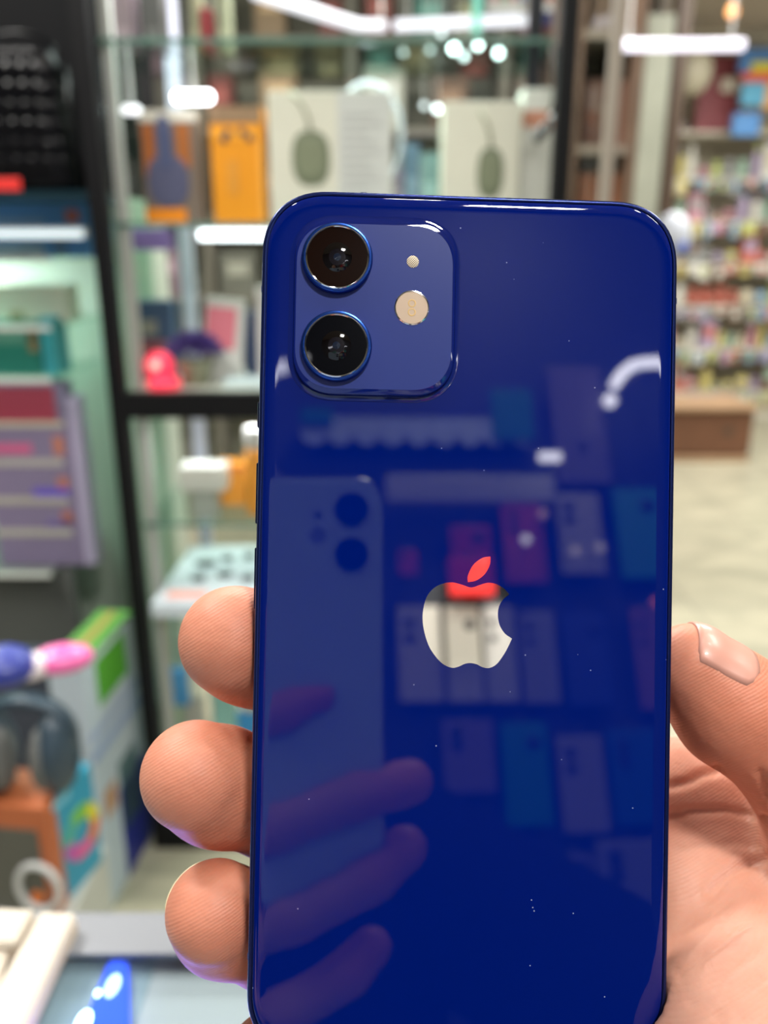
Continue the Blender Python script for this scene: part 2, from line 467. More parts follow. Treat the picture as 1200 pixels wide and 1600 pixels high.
def relax(verts, faces, n=2, f=0.5):
    e = np.concatenate([faces[:, [0, 1]], faces[:, [1, 2]], faces[:, [2, 3]], faces[:, [3, 0]]])
    e = np.concatenate([e, e[:, ::-1]])
    for _ in range(n):
        s_ = np.zeros_like(verts); c_ = np.zeros(len(verts))
        for k in range(3): s_[:, k] = np.bincount(e[:, 0], verts[e[:, 1], k], len(verts))
        c_ = np.bincount(e[:, 0], minlength=len(verts))
        verts = verts * (1 - f) + f * s_ / np.maximum(c_, 1)[:, None]
    return verts
def project_px(v):
    d = v - np.array(CAM); Z = d @ np.array(FW)
    return 600 + F * (d @ np.array(RT)) / Z, 800 - F * (d @ np.array(UP)) / Z, Z

# ================================================================== THE PERSON (body, both hands)
def N(px, py, Zmm, rmm): return (tuple(C(px, py, Zmm * MMM)), rmm * MMM)
def NV(px, py, Zmm, rmm): return (tuple(V(px, py, Zmm * MMM)), rmm * MMM)
ELB_R = (0.225, -0.15, 1.11); ELB_L = (-0.36, -0.24, 1.13)
RING_T = N(337, 1424, 150.5, 9.0)
FING = [
    [N(366, 1001, 151, 10.0), N(392, 1012, 157, 10.3), N(470, 1060, 166, 9.0), N(620, 1150, 173, 9.3), N(960, 1245, 178, 11)],
    [N(306, 1212, 150.5, 9.9), N(345, 1228, 157, 10.6), N(430, 1262, 167, 9.5), N(600, 1320, 174, 9.6), N(990, 1400, 182, 12)],
    [RING_T, N(352, 1438, 157, 9.4), N(430, 1470, 166, 9.0), N(600, 1510, 174, 9.2), N(990, 1560, 182, 12)],
    [N(420, 1655, 152, 7.8), N(430, 1660, 160, 8.2), N(520, 1670, 170, 8.2), N(680, 1690, 175, 8.6), N(980, 1730, 180, 11)]]
THUMB = [N(1082, 1044, 151.5, 8.2), N(1145, 1108, 152, 9.9), N(1245, 1174, 152.5, 10.9), N(1320, 1330, 156, 12.5), N(1310, 1560, 160, 18)]
WRIST = N(1390, 1960, 166, 25)
def hand_right(p):
    fs = [chain(p, f, 0.003) for f in FING]
    d = fs[0]
    for f in fs[1:]: d = smin(d, f, 0.0012)
    palm = sd_cone(p, *_c(N(1010, 1262, 178, 12), N(1390, 1880, 170, 22)))
    for a in (N(1020, 1420, 182, 14), N(1020, 1570, 181, 15), N(1020, 1740, 178, 15)):
        palm = smin(palm, sd_cone(p, *_c(a, N(1380, 1880, 169, 22))), 0.008)
    # thenar and hypothenar mounds, web of the thumb
    palm = smin(palm, sd_ell(p, C(1225, 1672, 0.144), (0.0262, 0.030, 0.0245)), 0.010)
    palm = smin(palm, sd_ell(p, C(1130, 1385, 0.170), (0.016, 0.019, 0.013)), 0.006)
    palm = smin(palm, sd_cone(p, *_c(N(1060, 1225, 176, 9.5), N(1290, 1330, 166, 10))), 0.006)
    palm = smin(palm, sd_cone(p, *_c(N(1360, 1850, 168, 23), WRIST)), 0.010)
    d = smin(d, palm, 0.006)
    th = chain(p, THUMB, 0.005)
    d = smin(d, th, 0.0035)
    fore = sd_cone(p, WRIST[0], ELB_R, 0.024, 0.040)
    d = smin(d, fore, 0.014)
    sdp = sd_slab(p, PMi, (0.03585, 0.0735, 0.0038), (0, 0, -0.0037), 0.0012)
    return np.maximum(d, 0.00015 - sdp)
def _c(a, b): return (a[0], b[0], a[1], b[1])

lo = np.array([-0.055, 0.02, 1.10]); hi = np.array([0.165, 0.20, 1.30])
v1, f1 = surf_nets(hand_right, lo, hi, 0.0009)
v1 = relax(v1, f1, 3, 0.45)
# palm and joint creases, pressed in along lines
CREASE = [([(1050, 1228), (1075, 1222), (1098, 1210), (1120, 1203)], 1.0, 7), ([(1045, 1275), (1080, 1268), (1130, 1265), (1180, 1275), (1240, 1290)], 0.8, 6),
          ([(1110, 1395), (1135, 1368), (1160, 1353), (1190, 1345), (1230, 1330)], 1.0, 8), ([(1060, 1520), (1120, 1480), (1170, 1440), (1230, 1400)], 0.4, 7),
          ([(1080, 1570), (1130, 1530), (1210, 1470)], 0.3, 6), ([(1120, 1590), (1180, 1540), (1240, 1500)], 0.35, 6), ([(1100, 1450), (1125, 1420), (1150, 1400)], 0.3, 5),
          ([(1188, 1205), (1196, 1240), (1212, 1275), (1230, 1300)], 0.6, 5), ([(1060, 1330), (1100, 1322), (1150, 1318), (1200, 1325)], 0.25, 6)]
def vnormals(v, f):
    fn = np.cross(v[f[:, 2]] - v[f[:, 0]], v[f[:, 3]] - v[f[:, 1]])
    n_ = np.zeros_like(v)
    for k in range(4):
        for j in range(3): n_[:, j] += np.bincount(f[:, k], fn[:, j], len(v))
    return n_ / (np.linalg.norm(n_, axis=1, keepdims=True) + 1e-12)
nr = vnormals(v1, f1)
px_, py_, Zc = project_px(v1)
facing = (nr @ np.array(FW)) < -0.05
disp = np.zeros(len(v1))
for line, dep, wid in CREASE:
    best = np.full(len(v1), 1e9)
    for (ax_, ay_), (bx_, by_) in zip(line[:-1], line[1:]):
        dx_, dy_ = bx_ - ax_, by_ - ay_
        t = np.clip(((px_ - ax_) * dx_ + (py_ - ay_) * dy_) / (dx_ * dx_ + dy_ * dy_), 0, 1)
        best = np.minimum(best, np.hypot(px_ - ax_ - t * dx_, py_ - ay_ - t * dy_))
    disp = np.maximum(disp, dep * np.exp(-(best / wid) ** 2))
v1 = v1 - nr * (disp * facing * 0.0011)[:, None]

# the hand that holds the other phone (seen mirrored in the blue back)
FL = [[NV(500, 1085, 288, 7.6), NV(440, 1110, 286, 8.2), NV(300, 1165, 292, 8.6), NV(215, 1240, 318, 9)],
      [NV(640, 1222, 289, 8.2), NV(560, 1240, 285, 8.8), NV(430, 1290, 284, 9.2), NV(260, 1350, 292, 9.6), NV(190, 1390, 318, 10)],
      [NV(632, 1325, 289, 8.0), NV(580, 1370, 285, 8.6), NV(460, 1430, 284, 9.0), NV(270, 1490, 292, 9.6), NV(190, 1500, 318, 10)],
      [NV(580, 1480, 288, 7.2), NV(545, 1520, 286, 7.6), NV(450, 1580, 285, 8.0), NV(280, 1630, 296, 8.6), NV(210, 1630, 318, 9)]]
def hand_left(p):
    d = None
    for f in FL:
        s_ = chain(p, f, 0.003); d = s_ if d is None else smin(d, s_, 0.0012)
    th = chain(p, [NV(245, 980, 312, 8), NV(220, 1080, 314, 9.5), NV(190, 1230, 322, 11), NV(200, 1480, 330, 15)], 0.004)
    palm = sd_cone(p, *_c(NV(215, 1290, 324, 13), NV(200, 1720, 332, 20)))
    palm = smin(palm, sd_cone(p, *_c(NV(230, 1500, 322, 13), NV(190, 1720, 332, 20))), 0.01)
    palm = smin(palm, sd_cone(p, NV(195, 1720, 332, 20)[0], ELB_L, 0.022, 0.040), 0.012)
    d = smin(smin(d, palm, 0.008), th, 0.004)
    sdp = sd_slab(p, TMi, (0.0358, 0.0735, 0.004), (0, 0, -0.004), 0.0015)
    return np.maximum(d, 0.0002 - sdp)
# frame of the photographing phone: its back faces away from the photographer, its upper lens at the camera
lens_w = V(550, 795, (C(550, 815, 2 * (PC - CAM).dot(NRM) * -1)).length * 0 + 2 * abs((PC - CAM).dot(NRM)))
TX, TY, TZ = RT, UP, FW                      # right / up / the way its back faces
TO = CAM - FW * 0.0035                       # plane of the lens cover just behind the viewpoint
lx = (lens_w - CAM).dot(RT); ly = (lens_w - CAM).dot(UP)
T_C = TO + TX * (lx + 0.0115 - 0.03575) + TY * (ly + 0.0115 - 0.07335) - FW * 0.0018
TM = Matrix(((TX.x, TY.x, TZ.x, T_C.x), (TX.y, TY.y, TZ.y, T_C.y), (TX.z, TY.z, TZ.z, T_C.z), (0, 0, 0, 1)))
TMi = TM.inverted()
lo = np.array([-0.20, -0.17, 1.13]); hi = np.array([0.06, 0.05, 1.36])
v2, f2 = surf_nets(hand_left, lo, hi, 0.002)
v2 = relax(v2, f2, 2, 0.4)

# head, trunk, arms, legs
BX, BY = -0.085, -0.42
HC = (BX - 0.0, BY - 0.03, 1.435)
def body(p):
    d = sd_ell(p, HC, (0.074, 0.095, 0.108))
    d = smin(d, sd_ell(p, (HC[0], HC[1] + 0.03, HC[2] - 0.06), (0.052, 0.06, 0.058)), 0.02)      # jaw
    d = smin(d, sd_cone(p, (HC[0], HC[1] + 0.088, HC[2] + 0.01), (HC[0], HC[1] + 0.104, HC[2] - 0.022), 0.008, 0.013), 0.008)  # nose
    d = smin(d, sd_ell(p, (HC[0], HC[1] + 0.085, HC[2] - 0.052), (0.024, 0.010, 0.009)), 0.006)   # lips
    for s_ in (-1, 1):
        d = -smin(-d, sd_ell(p, (HC[0] + s_ * 0.031, HC[1] + 0.098, HC[2] + 0.008), (0.017, 0.013, 0.011)), 0.006)
        d = smin(d, sd_ell(p, (HC[0] + s_ * 0.076, HC[1] - 0.005, HC[2] - 0.005), (0.010, 0.020, 0.031)), 0.004)
    d = smin(d, sd_cone(p, (HC[0], HC[1] - 0.01, HC[2] - 0.06), (BX, BY - 0.02, 1.24), 0.052, 0.060), 0.02)
    t = sd_ell(p, (BX, BY - 0.01, 1.15), (0.160, 0.105, 0.16))
    t = smin(t, sd_ell(p, (BX, BY, 0.98), (0.145, 0.105, 0.18)), 0.06)
    t = smin(t, sd_ell(p, (BX, BY - 0.01, 0.82), (0.160, 0.115, 0.12)), 0.05)
    t = smin(t, sd_cone(p, (BX - 0.13, BY - 0.01, 1.22), (BX + 0.13, BY - 0.01, 1.22), 0.05, 0.05), 0.04)
    d = smin(d, t, 0.03)
    for s_, e in ((1, ELB_R), (-1, ELB_L)):
        d = smin(d, sd_cone(p, (BX + s_ * 0.155, BY, 1.205), e, 0.052, 0.040), 0.02)
    d = smin(d, sd_cone(p, ELB_R, tuple(Vector(ELB_R).lerp(Vector(WRIST[0]), 0.6)), 0.040, 0.031), 0.01)
    wl = NV(195, 1720, 332, 20)[0]
    d = smin(d, sd_cone(p, ELB_L, tuple(Vector(ELB_L).lerp(Vector(wl), 0.6)), 0.040, 0.031), 0.01)
    for s_ in (-1, 1):
        d = smin(d, sd_cone(p, (BX + s_ * 0.085, BY, 0.80), (BX + s_ * 0.10, BY + 0.01, 0.44), 0.085, 0.055), 0.02)
        d = smin(d, sd_cone(p, (BX + s_ * 0.10, BY + 0.01, 0.44), (BX + s_ * 0.105, BY - 0.01, 0.08), 0.055, 0.036), 0.02)
        d = smin(d, sd_cone(p, (BX + s_ * 0.105, BY - 0.03, 0.045), (BX + s_ * 0.115, BY + 0.14, 0.030), 0.040, 0.028), 0.02)
    return d
lo = np.array([-0.46, -0.62, -0.02]); hi = np.array([0.34, 0.12, 1.60])
v3, f3 = surf_nets(body, lo, hi, 0.009)
v3 = relax(v3, f3, 1, 0.4)
vs = np.concatenate([v1, v2, v3]); fs_ = np.concatenate([f1, f2 + len(v1), f3 + len(v1) + len(v2)])
me = to_mesh(vs, fs_, 'person')
# real redness of the fingertips and pale thumb base, stored per point
red = np.zeros(len(vs))
for f in FING[:4] + [THUMB]:
    red = np.maximum(red, np.exp(-(np.linalg.norm(vs - np.array(f[1][0]), axis=1) / 0.022) ** 2))
for f in FL: red = np.maximum(red, np.exp(-(np.linalg.norm(vs - np.array(f[0][0]), axis=1) / 0.02) ** 2))
at = me.attributes.new('fingertip_red', 'FLOAT', 'POINT'); at.data.foreach_set('value', red.astype(np.float32))
person = bpy.data.objects.new('person', me); COL.objects.link(person)
tag(person, 'person in black clothes, right hand curled behind the blue phone, thumb on its edge', 'person')

def skin():
    m = bpy.data.materials.new('skin'); m.use_nodes = True; nt = m.node_tree; b = nt.nodes['Principled BSDF']
    L = nt.links.new
    tc = nt.nodes.new('ShaderNodeTexCoord'); a = nt.nodes.new('ShaderNodeAttribute'); a.attribute_name = 'fingertip_red'
    n = nt.nodes.new('ShaderNodeTexNoise'); n.inputs['Scale'].default_value = 120; n.inputs['Detail'].default_value = 3
    L(tc.outputs['Object'], n.inputs['Vector'])
    mx = nt.nodes.new('ShaderNodeMix'); mx.data_type = 'RGBA'
    mx.inputs[6].default_value = (0.66, 0.345, 0.25, 1); mx.inputs[7].default_value = (0.67, 0.215, 0.118, 1)
    L(a.outputs['Fac'], mx.inputs[0])
    m2 = nt.nodes.new('ShaderNodeMix'); m2.data_type = 'RGBA'; m2.blend_type = 'MULTIPLY'; m2.inputs[0].default_value = 1
    cr_ = nt.nodes.new('ShaderNodeValToRGB'); cr_.color_ramp.elements[0].position = 0.3; cr_.color_ramp.elements[0].color = (0.93, 0.86, 0.83, 1)
    cr_.color_ramp.elements[1].position = 0.7; cr_.color_ramp.elements[1].color = (1, 1, 1, 1)
    L(n.outputs['Fac'], cr_.inputs[0]); L(mx.outputs[2], m2.inputs[6]); L(cr_.outputs[0], m2.inputs[7]); L(m2.outputs[2], b.inputs['Base Color'])
    b.inputs['Roughness'].default_value = 0.5
    b.inputs['Specular IOR Level'].default_value = 0.35
    b.inputs['Subsurface Weight'].default_value = 0.25; b.inputs['Subsurface Scale'].default_value = 0.0025
    b.inputs['Subsurface Radius'].default_value = (1.0, 0.35, 0.2)
    # friction ridges
    mp = nt.nodes.new('ShaderNodeMapping'); mp.inputs['Rotation'].default_value = (0.5, 0.55, 0.2)
    L(tc.outputs['Object'], mp.inputs['Vector'])
    wv = nt.nodes.new('ShaderNodeTexWave'); wv.bands_direction = 'Z'; wv.inputs['Scale'].default_value = 560
    wv.inputs['Distortion'].default_value = 14; wv.inputs['Detail'].default_value = 1; wv.inputs['Detail Scale'].default_value = 0.12
    L(mp.outputs[0], wv.inputs['Vector'])
    bp = nt.nodes.new('ShaderNodeBump'); bp.inputs['Strength'].default_value = 0.4; bp.inputs['Distance'].default_value = 0.00006
    L(wv.outputs['Fac'], bp.inputs['Height'])
    b2 = nt.nodes.new('ShaderNodeBump'); b2.inputs['Strength'].default_value = 0.35; b2.inputs['Distance'].default_value = 0.0008
    n3 = nt.nodes.new('ShaderNodeTexNoise'); n3.inputs['Scale'].default_value = 260; n3.inputs['Detail'].default_value = 3; L(tc.outputs['Object'], n3.inputs['Vector'])
    L(n3.outputs['Fac'], b2.inputs['Height']); L(bp.outputs['Normal'], b2.inputs['Normal']); L(b2.outputs['Normal'], b.inputs['Normal'])
    return m
me.materials.append(skin())

# nails
M_nail = mat('nail', (0.66, 0.325, 0.25), 0.36, coat=0.15)
def nail(name, a, b, up, r0, r1, L0, half=0.95, label=None, m=None):
    """curved plate on a finger from a (tip) towards b; up = the way the nail faces"""
    a, b, up = Vector(a), Vector(b), Vector(up)
    t = (b - a).normalized(); up = (up - t * up.dot(t)).normalized(); s_ = t.cross(up)
    bm = bmesh.new(); g = []
    for k in range(2):
        rows = []
        for i in range(13):
            u_ = i / 12; row = []
            hw = half * min(1, 0.72 + 1.3 * math.sqrt(max(0, u_ * (1 - 0.0 * u_)))) * (1 if u_ < 0.8 else 1 - 0.45 * ((u_ - 0.8) / 0.2) ** 2)
            r = r0 + (r1 - r0) * u_ - (0.0004 if k else 0) + 0.0002
            for j in range(13):
                an = (j / 6 - 1) * hw
                row.append(bm.verts.new(a + t * (L0 * (u_ - 0.12)) + up * (r * math.cos(an)) + s_ * (r * math.sin(an))))
            rows.append(row)
        # settle the plate on the finger's skin, its edges sunk a little
        flat = [v for row in rows for v in row]
        p = np.array([v.co for v in flat], np.float64)
        off = np.array([(0.00028 - 0.00030 * max(abs(j / 6 - 1), abs(i / 6 - 1) if i > 6 else 0) ** 4) - (0.0005 if k else 0) for i in range(13) for j in range(13)])
        for _ in range(8):
            f0 = hand_right(p); e_ = 2e-5
            gr = np.stack([(hand_right(p + np.eye(3)[q_] * e_) - f0) / e_ for q_ in range(3)], 1)
            gr /= np.linalg.norm(gr, axis=1, keepdims=True) + 1e-9
            p = p - gr * (0.8 * (f0 - off))[:, None]
        for v, c_ in zip(flat, p): v.co = Vector(c_)
        g.append(rows)
    for k in range(2):
        for i in range(12):
            for j in range(12):
                bm.faces.new((g[k][i][j], g[k][i][j + 1], g[k][i + 1][j + 1], g[k][i + 1][j]))
    for i in range(12):
        for j in (0, 12): bm.faces.new((g[0][i][j], g[0][i + 1][j], g[1][i + 1][j], g[1][i][j]))
    for j in range(12):
        for i in (0, 12): bm.faces.new((g[0][i][j], g[0][i][j + 1], g[1][i][j + 1], g[1][i][j]))
    o = obj(name, bm, m or M_nail, person, True)
    if label: o['label'] = label
    return o
upn = (RT * 0.45 + UP * 0.80 - FW * 0.30)
nail('thumb_nail', C(1046, 1052, 0.1515), C(1166, 1122, 0.152), upn, 0.0105, 0.0118, 0.0118, 0.80, 'pink thumb nail')
ncream = mat('nail_edge', (0.86, 0.74, 0.48), 0.3)
nail('finger_nail', RING_T[0], FING[2][1][0], (-RT * 0.8 + UP * 0.40 + FW * 0.4), 0.0089, 0.0093, 0.011, 0.9, None, ncream)
nail('finger_nail', FING[1][0][0], FING[1][1][0], (-RT * 0.6 - UP * 0.1 + FW * 0.8), 0.0099, 0.0104, 0.011, 0.9)
nail('finger_nail', FING[0][0][0], FING[0][1][0], (-RT * 0.6 - UP * 0.1 + FW * 0.8), 0.0100, 0.0103, 0.011, 0.9)
# ink fleck on the thumb
fp = C(1155, 1191, 0.1424)

# clothes and hair, shells over the body
def shell(name, fn, lo, hi, step, m, label=None):
    v, f = surf_nets(fn, lo, hi, step); v = relax(v, f, 1, 0.4)
    me_ = to_mesh(v, f, name); me_.materials.append(m)
    o = bpy.data.objects.new(name, me_); COL.objects.link(o); o.parent = person
    if label: o['label'] = label
    return o
def shirt(p):
    d = body(p) - 0.012
    d = np.maximum(d, p[..., 2] - 1.29 - 0.0 * p[..., 0]); d = np.maximum(d, 0.80 - p[..., 2])
    for e, wr in ((ELB_R, WRIST[0]), (ELB_L, NV(195, 1720, 332, 20)[0])):   # cuffs end on the forearms
        e = np.array(e); ww = np.array(wr); t = (ww - e) / np.linalg.norm(ww - e)
        cl = ((p - e) @ t.astype(np.float32)) - 0.13
        d = np.where(np.linalg.norm(p - ww.astype(np.float32), axis=-1) < 0.17, np.maximum(d, cl), d)
    return d
M_cloth = mat('black_cotton', (0.006, 0.006, 0.008), 0.9, spec=0.1, noise=0.2, nscale=90)
shell('shirt', shirt, (-0.46, -0.62, 0.78), (0.36, 0.12, 1.34), 0.009, M_cloth, 'black long-sleeved shirt')
shell('trousers', lambda p: np.maximum(np.maximum(body(p) - 0.009, p[..., 2] - 0.84), 0.09 - p[..., 2]), (-0.34, -0.60, 0.06), (0.20, -0.22, 0.86), 0.009, mat('dark_denim', (0.015, 0.02, 0.04), 0.9))
def hair(p):
    d = sd_ell(p, (HC[0], HC[1] - 0.012, HC[2] + 0.012), (0.086, 0.102, 0.112))
    face = sd_ell(p, (HC[0], HC[1] + 0.125, HC[2] - 0.05), (0.085, 0.085, 0.125))
    d = np.maximum(d, -face); return np.maximum(d, (HC[2] - 0.055) - p[..., 2])
shell('hair', hair, (-0.24, -0.6, 1.34), (0.06, -0.3, 1.6), 0.006, mat('black_hair', (0.004, 0.004, 0.004), 0.6, bump=0.6, nscale=120), 'short black hair')
for s_ in (-1, 1):
    bm = bmesh.new(); ball(bm, (HC[0] + s_ * 0.031, HC[1] + 0.079, HC[2] + 0.008), (0.0115,) * 3, 16)
    e = obj('eye', bm, mat('eye_white', (0.7, 0.68, 0.65), 0.2), person, True)
    bm = bmesh.new(); ball(bm, (HC[0] + s_ * 0.031, HC[1] + 0.0885, HC[2] + 0.006), (0.0045, 0.0025, 0.0045), 12)
    obj('iris', bm, mat('iris', (0.02, 0.01, 0.005), 0.1), e, True)
    bm = bmesh.new(); tube(bm, [(HC[0] + s_ * 0.014, HC[1] + 0.088, HC[2] + 0.027), (HC[0] + s_ * 0.031, HC[1] + 0.089, HC[2] + 0.032), (HC[0] + s_ * 0.048, HC[1] + 0.080, HC[2] + 0.027)], [0.003, 0.004, 0.002], 8)
    obj('eyebrow', bm, mat('black_hair'), person, True)
    bm = bmesh.new()
    bx(bm, (BX + s_ * 0.11, BY + 0.045, 0.0175), (0.092, 0.27, 0.035), 0.012)
    bx(bm, (BX + s_ * 0.11, BY + 0.01, 0.055), (0.086, 0.17, 0.07), 0.02)
    obj('shoe', bm, mat('black_rubber', (0.01, 0.01, 0.01), 0.6), person, True)

# ================================================================== THE OTHER PHONE, whose camera takes the picture
tp = thing('smartphone', 'pale blue smartphone at the viewpoint, seen mirrored in the blue back', 'phone', T_C, TM.to_3x3())
M_pale = mat('pale_blue_back_glass', (0.52, 0.66, 0.78), 0.12, spec=0.5)
M_alu = mat('brushed_aluminium', (0.62, 0.63, 0.66), 0.28, metal=1.0)
bm = bmesh.new(); loft(bm, [il(0.9, -0.7), il(0.9, -0.3), il(1.6, -0.05), il(2.6, 0.0)]); obj('back_glass', bm, M_pale, tp, 0.7)
bm = bmesh.new(); loft(bm, [il(0.9, -0.7), il(0.8, -0.3), il(0.4, -0.3), il(0, -0.9), il(0, -6.5), il(0.4, -7.2), il(0.9, -7.25)]); obj('frame', bm, M_alu, tp, 0.7)
bm = bmesh.new(); loft(bm, [il(0.95, -7.1), il(1.2, -7.4)]); obj('screen', bm, M_scr, tp)
lxu = 35.75 - 11.5; lyv = 73.35 - 11.5
for k, yy in enumerate((lyv, lyv - 15.4)):
    bm = bmesh.new(); lathe(bm, [(5.8e-3, -0.2e-3), (5.8e-3, 1.5e-3), (5.5e-3, 1.65e-3)], (lxu * MMM, yy * MMM, 0), 40)
    l_ = obj('lens', bm, mat('dark_lens_ring', (0.02, 0.02, 0.03), 0.3, metal=0.5), tp, 0.7)
    bm = bmesh.new(); lathe(bm, [(5.3e-3, 1.6e-3), (5.2e-3, 1.72e-3)], (lxu * MMM, yy * MMM, 0), 40)
    obj('lens_glass', bm, M_black, l_)
for (dx_, dy_, r, mmat) in ((-11.5, -2, 1.2, 'black_lens_glass'), (-11.5, -9, 2.9, 'cream_flash_lens')):
    bm = bmesh.new(); lathe(bm, [(r * MMM, -0.1e-3), (r * MMM, 0.06e-3)], ((lxu + dx_) * MMM, (lyv + dy_) * MMM, 0), 30)
    obj('microphone' if r < 2 else 'flash', bm, _m[mmat] if r < 2 else mat('grey_flash', (0.25, 0.3, 0.36), 0.3), tp)

# ================================================================== THE SHOP ITSELF
def floor_mat():
    m = mat('pale_floor_tiles', (0.50, 0.46, 0.36), 0.28, spec=0.4)
    nt = m.node_tree; b = nt.nodes['Principled BSDF']; L = nt.links.new
    tc = nt.nodes.new('ShaderNodeTexCoord')
    br = nt.nodes.new('ShaderNodeTexBrick'); br.offset = 0; br.inputs['Scale'].default_value = 1.0
    br.inputs['Brick Width'].default_value = 0.6; br.inputs['Row Height'].default_value = 0.6; br.inputs['Mortar Size'].default_value = 0.004
    br.inputs['Color1'].default_value = (0.52, 0.49, 0.36, 1); br.inputs['Color2'].default_value = (0.49, 0.46, 0.34, 1); br.inputs['Mortar'].default_value = (0.3, 0.28, 0.22, 1)
    L(tc.outputs['Object'], br.inputs['Vector'])
    n = nt.nodes.new('ShaderNodeTexNoise'); n.inputs['Scale'].default_value = 3.5; n.inputs['Detail'].default_value = 5; n.inputs['Distortion'].default_value = 1.2
    mp = nt.nodes.new('ShaderNodeMapping'); mp.inputs['Scale'].default_value = (0.7, 2.2, 1); L(tc.outputs['Object'], mp.inputs[0]); L(mp.outputs[0], n.inputs['Vector'])
    r = nt.nodes.new('ShaderNodeValToRGB'); r.color_ramp.elements[0].position = 0.35; r.color_ramp.elements[0].color = (0.68, 0.70, 0.70, 1)
    r.color_ramp.elements[1].position = 0.65; r.color_ramp.elements[1].color = (1, 1, 1, 1); L(n.outputs['Fac'], r.inputs[0])
    mx = nt.nodes.new('ShaderNodeMix'); mx.data_type = 'RGBA'; mx.blend_type = 'MULTIPLY'; mx.inputs[0].default_value = 1
    L(br.outputs['Color'], mx.inputs[6]); L(r.outputs[0], mx.inputs[7]); L(mx.outputs[2], b.inputs['Base Color'])
    return m
struct('floor', mm((-3.0, -1.3, -0.08), (4.2, 8.4, 0)), floor_mat())
struct('ceiling', mm((-3.0, -1.3, CEIL), (4.2, 8.4, CEIL + 0.1)), mat('ceiling_paint', (0.50, 0.44, 0.36), 0.8, noise=0.05))
struct('wall_left', mm((-3.1, -1.3, 0), (-3.0, 8.4, CEIL)), mat('grey_wall', (0.35, 0.34, 0.31), 0.8, noise=0.08, nscale=4))
struct('wall_right', mm((4.2, -1.3, 0), (4.3, 8.4, CEIL)), mat('grey_wall'))
struct('wall_back', mm((-3.0, -1.3, 0), (4.2, -1.2, CEIL)), mat('dark_slat_wall', (0.030, 0.036, 0.05), 0.6, noise=0.1, nscale=6))
struct('wall_far', mm((-3.0, 4.6, 0), (1.30, 4.7, CEIL)), mat('olive_grey_wall', (0.28, 0.27, 0.22), 0.7, noise=0.15, nscale=3))
struct('wall_mall', mm((1.30, 8.3, 0), (4.2, 8.4, CEIL)), mat('cream_wall', (0.62, 0.58, 0.48), 0.7, noise=0.05))

W5 = (1.0, 0.97, 1.0)
# ceiling fixtures over the lamps
for i, (x, y, sx, sy, p) in enumerate(LAMPS):
    where = ['above the glass counter', 'above the left cabinet', 'right of the counter', 'behind the glass cabinet', 'near the shop entrance', 'above the photographer', 'added in the mall passage to brighten the toy shop', 'left of the counter middle', 'over the right end of the counter'][i]
    t = thing('ceiling_light', ('small square ceiling downlight ' if sx < 0.15 else 'flat rectangular ceiling light panel ') + where, 'ceiling light', (x, y, CEIL))
    P('housing', mm((x - sx / 2 - .02, y - sy / 2 - .02, CEIL - 0.05), (x + sx / 2 + .02, y + sy / 2 + .02, CEIL)), mat('white_metal', (0.75, 0.75, 0.74), 0.4), t)
    P('diffuser', mm((x - sx / 2, y - sy / 2, CEIL - 0.06), (x + sx / 2, y + sy / 2, CEIL - 0.05)), glow('light_diffuser', (1, 0.97, 0.92), 3.0), t)

# ---------------------------------------------------------------- glass counter with aluminium frame
CT = 1.05
far_o = atZ(600, 1424, CT).y; far_i = atZ(600, 1490, CT).y
ctr = thing('glass_counter', 'low glass display counter with a silver aluminium edge frame, lit blue inside', 'counter', (0, far_o - 0.24, 0))
M_al = mat('satin_aluminium', (0.23, 0.24, 0.26), 0.55, metal=0.5, bump=0.1, nscale=300)
y0c, y1c, x0c, x1c = far_o - 0.47, far_o, -0.75, 0.85
bm = mm((x0c, far_i, CT - 0.004), (x1c, far_o, CT), 0.0015); P('frame_rail', bm, M_al, ctr)
bm = mm((x0c, y0c, CT - 0.028), (x1c, y0c + 0.022, CT), 0.0015); P('frame_rail', bm, M_al, ctr)
for xx in (x0c, x1c - 0.022):
    bm = mm((xx, y0c + 0.022, CT - 0.028), (xx + 0.022, far_i, CT), 0.0015); P('frame_rail', bm, M_al, ctr)
P('glass_top', mm((x0c + 0.022, y0c + 0.022, CT - 0.0035), (x1c - 0.022, far_i, CT - 0.0005)), glass('counter_glass', (0.93, 0.98, 0.97)), ctr)
P('case', mm((x0c, y0c, 0.0), (x1c, y1c, 1.02), 0.002), mat('grey_laminate', (0.42, 0.43, 0.47), 0.4), ctr)
for xx in (x0c, x1c - 0.02):
    for yy in (y0c, y1c - 0.02):
        P('corner_post', mm((xx, yy, 1.02), (xx + 0.02, yy + 0.02, CT - 0.004)), M_al, ctr)
P('front_lip', mm((x0c + 0.02, y1c - 0.008, 1.02), (x1c - 0.02, y1c - 0.003, CT - 0.004)), M_al, ctr)
# contents of the counter
bm = mm((-0.103, y0c + 0.08, 1.021), (0.20, far_i + 0.014, 1.040))
tag(obj('display_block', bm, mat('pale_grey_card', (0.44, 0.44, 0.49), 0.5)), 'pale grey display block under the counter glass', 'display block')
bm = mm((-0.42, y0c + 0.08, 1.021), (-0.1032, far_i + 0.014, 1.040))
tag(obj('display_tray', bm, mat('slate_card', (0.30, 0.36, 0.42), 0.35)), 'slate grey flat tray under the glass beside the blue lamp', 'tray')
a = atZ(186, 1502, 1.0455)
bl = thing('blue_lamp', 'glowing blue wedge-shaped lamp lying under the counter glass', 'lamp', (a.x, a.y, 1.04))
bm = bmesh.new()
q0, q1, q2, q3 = atZ(170, 1497, 1.0455), atZ(200, 1497, 1.0455), atZ(205, 1700, 1.0455), atZ(86, 1700, 1.0455)
loft(bm, [[Vector((v.x, v.y, z)) for v in (q0, q1, q2, q3)] for z in (1.0405, 1.0455)])
bmesh.ops.bevel(bm, geom=list(bm.edges), offset=0.0015, segments=3, affect='EDGES')
